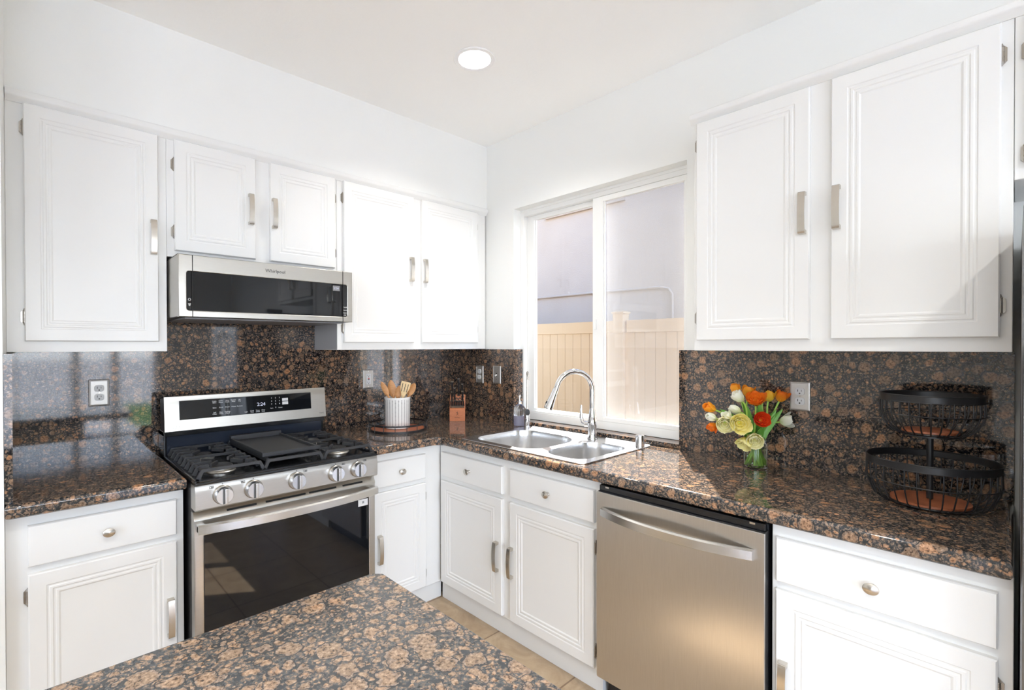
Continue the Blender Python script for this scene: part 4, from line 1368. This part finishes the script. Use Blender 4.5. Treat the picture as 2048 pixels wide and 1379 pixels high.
# ------------------------------------------------------------------ knife block
def make_knife_block():
    a = math.atan2(-0.74, -0.67)+PI/2       # block faces the camera side of the room
    loc = (-0.192, -0.222, ZT+0.0005)
    k = thing('knife_block', 'reddish wooden knife block in the corner of the counter', 'knife block', loc, a)
    W = 0.051
    b = MB()
    b.prism([(-0.060, 0.0), (-0.064, 0.074), (-0.034, 0.098), (-0.034, 0.118), (0.012, 0.168), (0.040, 0.150), (0.040, 0.0)], -W, W, 'x')
    bo = b.build('block', 'woodred', k, angle=20)
    # emblem: two stick figures side by side and a line of lettering
    e = MB()
    y = -0.0628
    zc = 0.047
    e.cyl((0, y+0.001, zc+0.012), (0, y-0.0008, zc+0.012), 0.0028, n=10)
    for p, q in (((0, zc+0.010), (0.001, zc)), ((-0.008, zc+0.010), (0, zc+0.006)), ((0, zc+0.006), (0.008, zc+0.002)), ((0.001, zc), (-0.006, zc-0.010)), ((0.001, zc), (0.006, zc-0.010))):
        e.tube([(p[0], y, p[1]), (q[0], y, q[1])], 0.0010, 6)
    e.build('emblem', 'slot', bo)
    text('HENCKELS', 0.0075, 'lettering', 'slot', bo, (0, y-0.0004, 0.024), depth=0.0002)
    out = []
    def knife(x, p, d, hl, w, label, group=None, steel=False):
        kn = thing('steak_knife' if steel else 'kitchen_knife', label, 'knife', loc, a, group)
        p = Vector((x, p[0], p[1])); d = Vector((0, d[0], d[1])).normalized()
        MB().tube([p-d*0.05, p+d*0.004], 1, 4, flat=((1, 0, 0), 0.0015, w*0.9)).build('blade', 'steel_h', kn)
        up = Vector((1, 0, 0))
        sd = d.cross(up).normalized()
        rings = []
        for t, s1 in ((0, 0.8), (0.08, 1.0), (0.5, 0.85), (0.85, 1.05), (1.0, 0.7)):
            c = p+d*(0.004+hl*t)
            rings.append([c+up*(0.0058*s1 if not steel else 0.0048)*math.cos(2*PI*i/10)+sd*w*0.5*s1*math.sin(2*PI*i/10) for i in range(10)])
        MB().loft(rings).build('handle', 'blackpl', kn)
        MB().tube([p+d*0.001, p+d*(0.012 if not steel else 0.020)], 1, 4, flat=((1, 0, 0), 0.0104 if steel else 0.0128, w*1.04)).build('bolster', 'nickel', kn)
        if not steel:
            rv = MB()
            for t in (0.3, 0.6):
                c = p+d*(0.004+hl*t)
                rv.cyl(c-up*0.0066, c+up*0.0066, 0.0018, n=8)
            rv.build('rivet', 'nickel', kn)
        rb = MB()
        c = p+d*(0.004+hl)
        rb.tube([c-d*0.002, c+d*0.004], 1, 4, flat=((1, 0, 0), 0.009, w*0.75))
        rb.build('end_cap', 'nickel', kn)
    for i in range(8):
        x = -0.041+i*0.0117
        knife(x, (-0.050, 0.0865), (-0.42, 0.90), 0.050, 0.011, 'steak knife in the low front row of the knife block', 'steak knives in the front of the block', True)
    names = [(-0.036, 0.020, 'tall black-handled knife at the left of the top row'), (0.036, 0.020, 'tall black-handled knife at the right of the top row'),
             (0.010, 0.026, 'tallest black-handled knife, in the middle of the block')]
    knife(-0.034, (0.000, 0.156), (-0.40, 0.92), 0.105, 0.022, 'long black-handled knife rising at the left of the block')
    knife(0.008, (0.004, 0.160), (-0.36, 0.93), 0.118, 0.022, 'black-handled knife rising highest from the middle of the block')
    knife(0.034, (-0.006, 0.150), (-0.40, 0.92), 0.095, 0.020, 'black-handled knife at the upper right of the block')
    knife(-0.018, (-0.018, 0.136), (-0.46, 0.89), 0.085, 0.018, 'shorter black-handled knife left of centre in the block')
    knife(0.034, (-0.026, 0.127), (-0.50, 0.87), 0.075, 0.016, 'lower black-handled knife at the right of the block')
    knife(-0.036, (-0.028, 0.125), (-0.50, 0.87), 0.070, 0.016, 'lower black-handled knife at the left of the block')
make_knife_block()
sc = thing('kitchen_shears', 'black-handled kitchen shears in the middle of the knife block', 'shears', (-0.192, -0.222, ZT+0.0005), math.atan2(-0.74, -0.67)+PI/2)
m1 = MB()
for s in (-1, 1):
    m = Matrix.Translation((0.006+s*0.011, -0.048, 0.138)) @ Matrix.Rotation(R(62), 4, 'X')
    m1.ring((0, 0, 0), 0.010, 0.0026, 20, 8, m, 1.0, 1.4)
m1.build('handle', 'blackpl', sc)
MB().box(0.001, 0.011, -0.030, -0.027, 0.075, 0.125).build('blade', 'steel_h', sc)

# ------------------------------------------------------------------ tiered basket
def make_basket():
    o = thing('tiered_fruit_basket', 'two-tier black wire fruit basket with wooden bottoms at the right end of the counter', 'fruit basket', (-0.240, -2.590, ZT+0.0005))
    MB().tube([(0, 0, 0.018), (0, 0, 0.222)], 0.0085, 16).build('post', 'blackmetal', o)
    def tier(zb, rb, zr, rr, n):
        t = MB()
        t.lathe([(rr-0.001, zr-0.020), (rr+0.001, zr-0.020), (rr+0.0015, zr), (rr-0.001, zr), (rr-0.001, zr-0.020)], 72)
        t.ring((0, 0, zr), rr, 0.0022, 72, 8)
        t.ring((0, 0, zr-0.020), rr, 0.0018, 72, 8)
        rim = t.build('rim', 'blackmetal', o)
        c = MB()
        prof = [(rr, zr-0.018), (rr+0.001, zr-0.018-(zr-zb)*0.30), (rr-0.004, zr-0.018-(zr-zb)*0.48), (rr-0.018, zb+0.020), (rb+0.022, zb+0.006), (rb+0.002, zb+0.001)]
        for i in range(n):
            a = 2*PI*(i+0.5)/n
            c.tube([(r_*math.cos(a), r_*math.sin(a), z_) for r_, z_ in prof], 0.0019, 6)
        c.ring((0, 0, zr-0.018-(zr-zb)*0.34), rr+0.003, 0.0018, 72, 6)
        c.ring((0, 0, zb+0.0035), rb+0.003, 0.0035, 64, 8)
        c.build('wire_cage', 'blackmetal', o)
        MB().lathe([(0.0001, zb+0.004), (rb, zb+0.004), (rb, zb+0.013), (0.0001, zb+0.013)], 64).build('wood_base', 'woodplate', o)
    tier(0.002, 0.096, 0.143, 0.157, 34)
    tier(0.219, 0.068, 0.343, 0.122, 30)
    MB().lathe([(0.0001, 0.214), (0.070, 0.214), (0.070, 0.2185), (0.0001, 0.2185)], 48).build('plate', 'blackmetal', o)
make_basket()

# ------------------------------------------------------------------ vase and tulips
VC = Vector((-0.135, -2.052, ZT+0.0005))
def make_vase():
    v = thing('glass_vase', 'clear glass jar vase of water holding the tulips', 'vase', tuple(VC))
    MB().lathe([(0.0001, 0.0), (0.036, 0.0), (0.0425, 0.004), (0.0440, 0.012), (0.0440, 0.085), (0.041, 0.098), (0.035, 0.106), (0.034, 0.125),
                (0.0325, 0.125), (0.0332, 0.106), (0.039, 0.097), (0.0418, 0.085), (0.0418, 0.012), (0.038, 0.006), (0.0001, 0.006)], 48).build('jar', 'vglass', v)
    MB().lathe([(0.0001, 0.0063), (0.037, 0.0063), (0.0414, 0.0123), (0.0414, 0.080), (0.0001, 0.080)], 48).build('water', 'water', v)
make_vase()
def petal_patch(bm, uvl, mtx, L, W, curl, ang0, ang1, ruf, seed):
    """one petal: starts at the receptacle, bows outwards then back in (ang in radians from the flower axis)"""
    rnd = random.Random(seed)
    nu, nv = 8, 8
    grid = []
    x = z = 0.0
    ph = rnd.random()*6
    for j in range(nv+1):
        t = j/nv
        ang = ang0+(ang1-ang0)*t
        if j:
            x += L/nv*math.sin(ang); z += L/nv*math.cos(ang)
        w = W*(0.40+0.60*math.sin(PI*0.5*min(1, t*2.2)))*(1.0 if t < 0.55 else math.sqrt(max(0.0, 1-((t-0.55)/0.45)**2*0.90)))
        row = []
        for i in range(nu+1):
            s = -1+2*i/nu
            cy = curl*(1-s*s)
            rf = ruf*t*t*math.sin(s*6+ph)*0.42
            row.append(bm.verts.new(mtx @ Vector((x+cy*math.cos(ang)*0.9*(0.4+0.6*math.sin(PI*t))-curl*(0.4+0.6*math.sin(PI*t))+rf, s*w/2, z-cy*math.sin(ang)*0.4+rf*0.7))))
        grid.append(row)
    for j in range(nv):
        for i in range(nu):
            f = bm.faces.new((grid[j][i], grid[j][i+1], grid[j+1][i+1], grid[j+1][i]))
            f.smooth = True
            for lp, v in zip(f.loops, (j, j, j+1, j+1)):
                lp[uvl].uv = (0.5, v/nv)
def bloom(name, mat, parent, c, d, size, openness, whorls, seed):
    rnd = random.Random(seed)
    q = Vector(d).normalized().to_track_quat('Z', 'Y').to_matrix().to_4x4()
    base = Matrix.Translation(Vector(c)-Vector(d).normalized()*size*0.42) @ q
    bm = bmesh.new()
    uvl = bm.loops.layers.uv.new('UVMap')
    for k in range(whorls):
        n = 3 if whorls < 3 else (4, 5, 6, 6)[k]
        sc = 1.0-0.14*(whorls-1-k)*(0.7 if whorls < 3 else 1.0)
        for i in range(n):
            a = 2*PI*(i+0.5*(k % 2))/n+rnd.uniform(-0.15, 0.15)
            op = openness*(0.35+0.65*(k+1)/whorls)
            m = base @ Matrix.Rotation(a, 4, 'Z') @ Matrix.Translation((size*0.03*(k+1), 0, 0))
            petal_patch(bm, uvl, m, size*(0.92 if whorls > 2 else 1.0)*sc*rnd.uniform(0.93, 1.06), size*(0.80 if whorls > 2 else 0.72)*sc, size*0.12,
                        0.75+0.35*op, -0.55+1.15*op+rnd.uniform(-0.12, 0.12), size*0.05 if whorls > 2 else size*0.015, seed*31+k*7+i)
    me = bpy.data.meshes.new(name)
    bm.to_mesh(me); bm.free()
    me.materials.append(M[mat])
    o = bpy.data.objects.new(name, me)
    C.objects.link(o)
    md = o.modifiers.new('thickness', 'SOLIDIFY')
    md.thickness = 0.0008
    sd = o.modifiers.new('smooth', 'SUBSURF')
    sd.levels = sd.render_levels = 1
    o.parent = parent
    return o
def bez(p0, p1, p2, p3, n=14):
    out = []
    for i in range(n+1):
        t = i/n
        out.append(p0*(1-t)**3+p1*3*t*(1-t)**2+p2*3*t*t*(1-t)+p3*t**3)
    return out
def leaf_mesh(name, parent, p0, p1, p2, W, fold=0.25):
    mb = MB()
    n = 12
    pts = [p0*(1-t)**2+p1*2*t*(1-t)+p2*t*t for t in [i/n for i in range(n+1)]]
    rings = []
    V = Vector((-0.7, -0.7, 0.1))
    for i, p in enumerate(pts):
        t = i/n
        tg = (pts[min(n, i+1)]-pts[max(0, i-1)]).normalized()
        s = tg.cross(V).normalized()
        nm = s.cross(tg)
        w = W*max(0.04, math.sin(PI*min(1, 0.12+t*0.88))**0.8)
        rings.append([p-s*w/2+nm*w*fold, p-s*w/4+nm*w*fold*0.3, p, p+s*w/4+nm*w*fold*0.3, p+s*w/2+nm*w*fold,
                      p+s*w/4+nm*(w*fold*0.3-0.0008), p-nm*0.0008, p-s*w/4+nm*(w*fold*0.3-0.0008)])
    mb.loft(rings)
    return mb.build(name, 'leaf', parent, angle=60)
tul = [  # centre, facing, size, openness, whorls, petal, label
 ((-0.188, -1.999, 1.228), (-0.3, 0.25, 0.9), 0.050, 0.35, 2, 'p_amber', 'orange-yellow tulip at the top left of the bouquet'),
 ((-0.131, -2.025, 1.217), (0.0, -0.15, 1.0), 0.054, 0.55, 2, 'p_amber', 'wide open amber tulip at the very top of the bouquet'),
 ((-0.214, -2.016, 1.202), (-0.35, 0.45, 0.65), 0.056, 0.45, 2, 'p_white', 'white tulip tilted left just below the top amber tulips'),
 ((-0.186, -2.069, 1.194), (-0.55, -0.15, 0.65), 0.058, 0.75, 3, 'p_orange', 'ruffled double orange tulip in the upper middle of the bouquet'),
 ((-0.098, -2.069, 1.196), (0.1, -0.1, 0.9), 0.046, 0.4, 2, 'p_orange', 'orange tulip half hidden behind the ruffled orange one'),
 ((-0.089, -2.091, 1.200), (0.0, -0.25, 0.9), 0.050, 0.35, 2, 'p_yellow', 'yellow tulip upright at the upper right of the bouquet'),
 ((-0.054, -2.123, 1.200), (0.05, -0.35, 0.9), 0.052, 0.55, 2, 'p_orange', 'orange tulip furthest to the upper right, nearest the outlet'),
 ((-0.267, -1.927, 1.154), (-0.6, 0.55, 0.35), 0.052, 0.35, 2, 'p_amber', 'orange tulip drooping at the far left of the bouquet'),
 ((-0.294, -1.944, 1.120), (-0.6, 0.45, 0.25), 0.046, 0.15, 2, 'p_white', 'small white tulip at the left below the drooping orange one'),
 ((-0.270, -1.939, 1.079), (-0.55, 0.25, -0.55), 0.042, 0.8, 2, 'p_orange', 'small open orange tulip hanging at the lower left'),
 ((-0.276, -1.987, 1.097), (-0.75, -0.3, -0.1), 0.066, 0.55, 3, 'p_cream', 'large double cream tulip facing out at the left'),
 ((-0.213, -2.004, 1.149), (-0.35, 0.6, 0.35), 0.048, 0.1, 2, 'p_white', 'closed greenish white tulip bud left of centre'),
 ((-0.258, -2.038, 1.103), (-0.75, -0.40, 0.05), 0.066, 0.75, 3, 'p_lemon', 'large double lemon yellow tulip at the front centre left'),
 ((-0.196, -2.095, 1.117), (-0.72, -0.5, 0.25), 0.054, 0.7, 3, 'p_red', 'red-orange double tulip at the centre right of the bouquet'),
 ((-0.051, -2.141, 1.102), (0.15, -0.75, 0.2), 0.056, 0.7, 2, 'p_white', 'open white tulip stretching out to the far right'),
 ((-0.224, -2.043, 1.020), (-0.5, 0.15, -0.5), 0.054, 0.7, 3, 'p_lemon', 'pale yellow double tulip hanging over the left of the jar rim'),
 ((-0.222, -2.078, 1.037), (-0.75, -0.40, -0.15), 0.062, 0.55, 3, 'p_cream', 'cream double tulip hanging in front of the jar rim'),
 ((-0.258, -1.990, 1.125), (-0.5, 0.1, 0.6), 0.042, 0.5, 2, 'p_white', 'white tulip resting on top of the large cream one'),
]
rnd = random.Random(5)
for i, (c, d, sz, op, wh, pm, lab) in enumerate(tul):
    wh = 4 if wh == 3 else wh
    c = Vector(c); d = Vector(d).normalized()
    t = thing('tulip', lab, 'flower', tuple(VC), 0, 'cut tulips in the glass jar')
    b = bloom('bloom', pm, t, c-VC, d, sz, op, wh, 40+i)
    a = 2*PI*i/len(tul)
    horiz = Vector((c.x-VC.x, c.y-VC.y, 0))
    hn = horiz.normalized()
    foot = Vector((-hn.x*0.020+0.016*math.cos(a), -hn.y*0.020+0.016*math.sin(a), 0.010))
    neck = Vector((hn.x*0.016+0.013*math.cos(a*3), hn.y*0.016+0.013*math.sin(a*3), 0.118))
    end = (c-VC)-d*sz*0.40
    n0 = 6
    pts = [foot.lerp(neck, k/n0) for k in range(n0)]
    dirn = (neck-foot).normalized()
    reach = (end-neck).length
    pts += bez(neck, neck+dirn*reach*0.4, end-d*reach*0.30, end, 12)
    MB().tube(pts, [0.0034]*len(pts), 8).build('stem', 'stem', t)
leaves = [((0.01, 0.0), (-0.05, 0.045, 0.20), (-0.10, 0.10, 0.235), 0.030), ((0.0, 0.01), (-0.02, 0.02, 0.22), (-0.04, 0.035, 0.270), 0.032),
          ((0.0, -0.01), (0.02, -0.03, 0.19), (0.04, -0.065, 0.235), 0.034), ((0.01, 0.01), (-0.02, -0.03, 0.18), (-0.05, -0.045, 0.245), 0.030),
          ((-0.01, 0.0), (0.04, -0.05, 0.20), (0.05, -0.085, 0.24), 0.026), ((-0.01, -0.01), (-0.04, -0.02, 0.17), (-0.08, -0.05, 0.175), 0.036),
          ((0.0, 0.0), (-0.05, 0.01, 0.16), (-0.075, -0.005, 0.20), 0.030), ((0.01, 0.0), (-0.03, 0.03, 0.15), (-0.07, 0.045, 0.17), 0.028),
          ((0.01, 0.01), (-0.01, -0.02, 0.20), (-0.02, -0.02, 0.275), 0.030)]
for i, (f0, md, tp, wd) in enumerate(leaves):
    par = [o for o in bpy.data.objects if o.name.startswith('tulip') and o.parent is None][i*2 % 18]
    leaf_mesh('leaf', par, Vector((f0[0], f0[1], 0.075)), Vector(md), Vector(tp), wd)

# ------------------------------------------------------------------ recessed ceiling lights
def make_can(x, y, label):
    o = thing('recessed_light', label, 'ceiling light', (x, y, ZC), 0, 'recessed ceiling lights')
    MB().lathe([(0.074, 0.0), (0.098, -0.0005), (0.099, -0.003), (0.096, -0.006), (0.076, -0.004), (0.074, 0.0)], 48).build('trim_ring', 'can', o)
    MB().lathe([(0.0765, -0.002), (0.070, 0.025), (0.052, 0.060), (0.0505, 0.066)], 48).build('reflector', 'can', o)
    MB().lathe([(0.0001, 0.064), (0.052, 0.064), (0.052, 0.068), (0.0001, 0.068)], 40).build('lens', 'bulb', o)
    lamp('can_light', 'AREA', CAN*(0.45 if x > -1 else 1.0), (1.0, 0.97, 0.92), (x, y, ZC+0.055), (0, 0, -1), shape='DISK', size=0.095)
for i, (x, y) in enumerate(CANS):  # cans after the first are added out of view as fill light
    make_can(x, y, 'round recessed ceiling light above the corner of the kitchen' if i == 0 else 'round recessed ceiling light added out of view to fill the room with light')
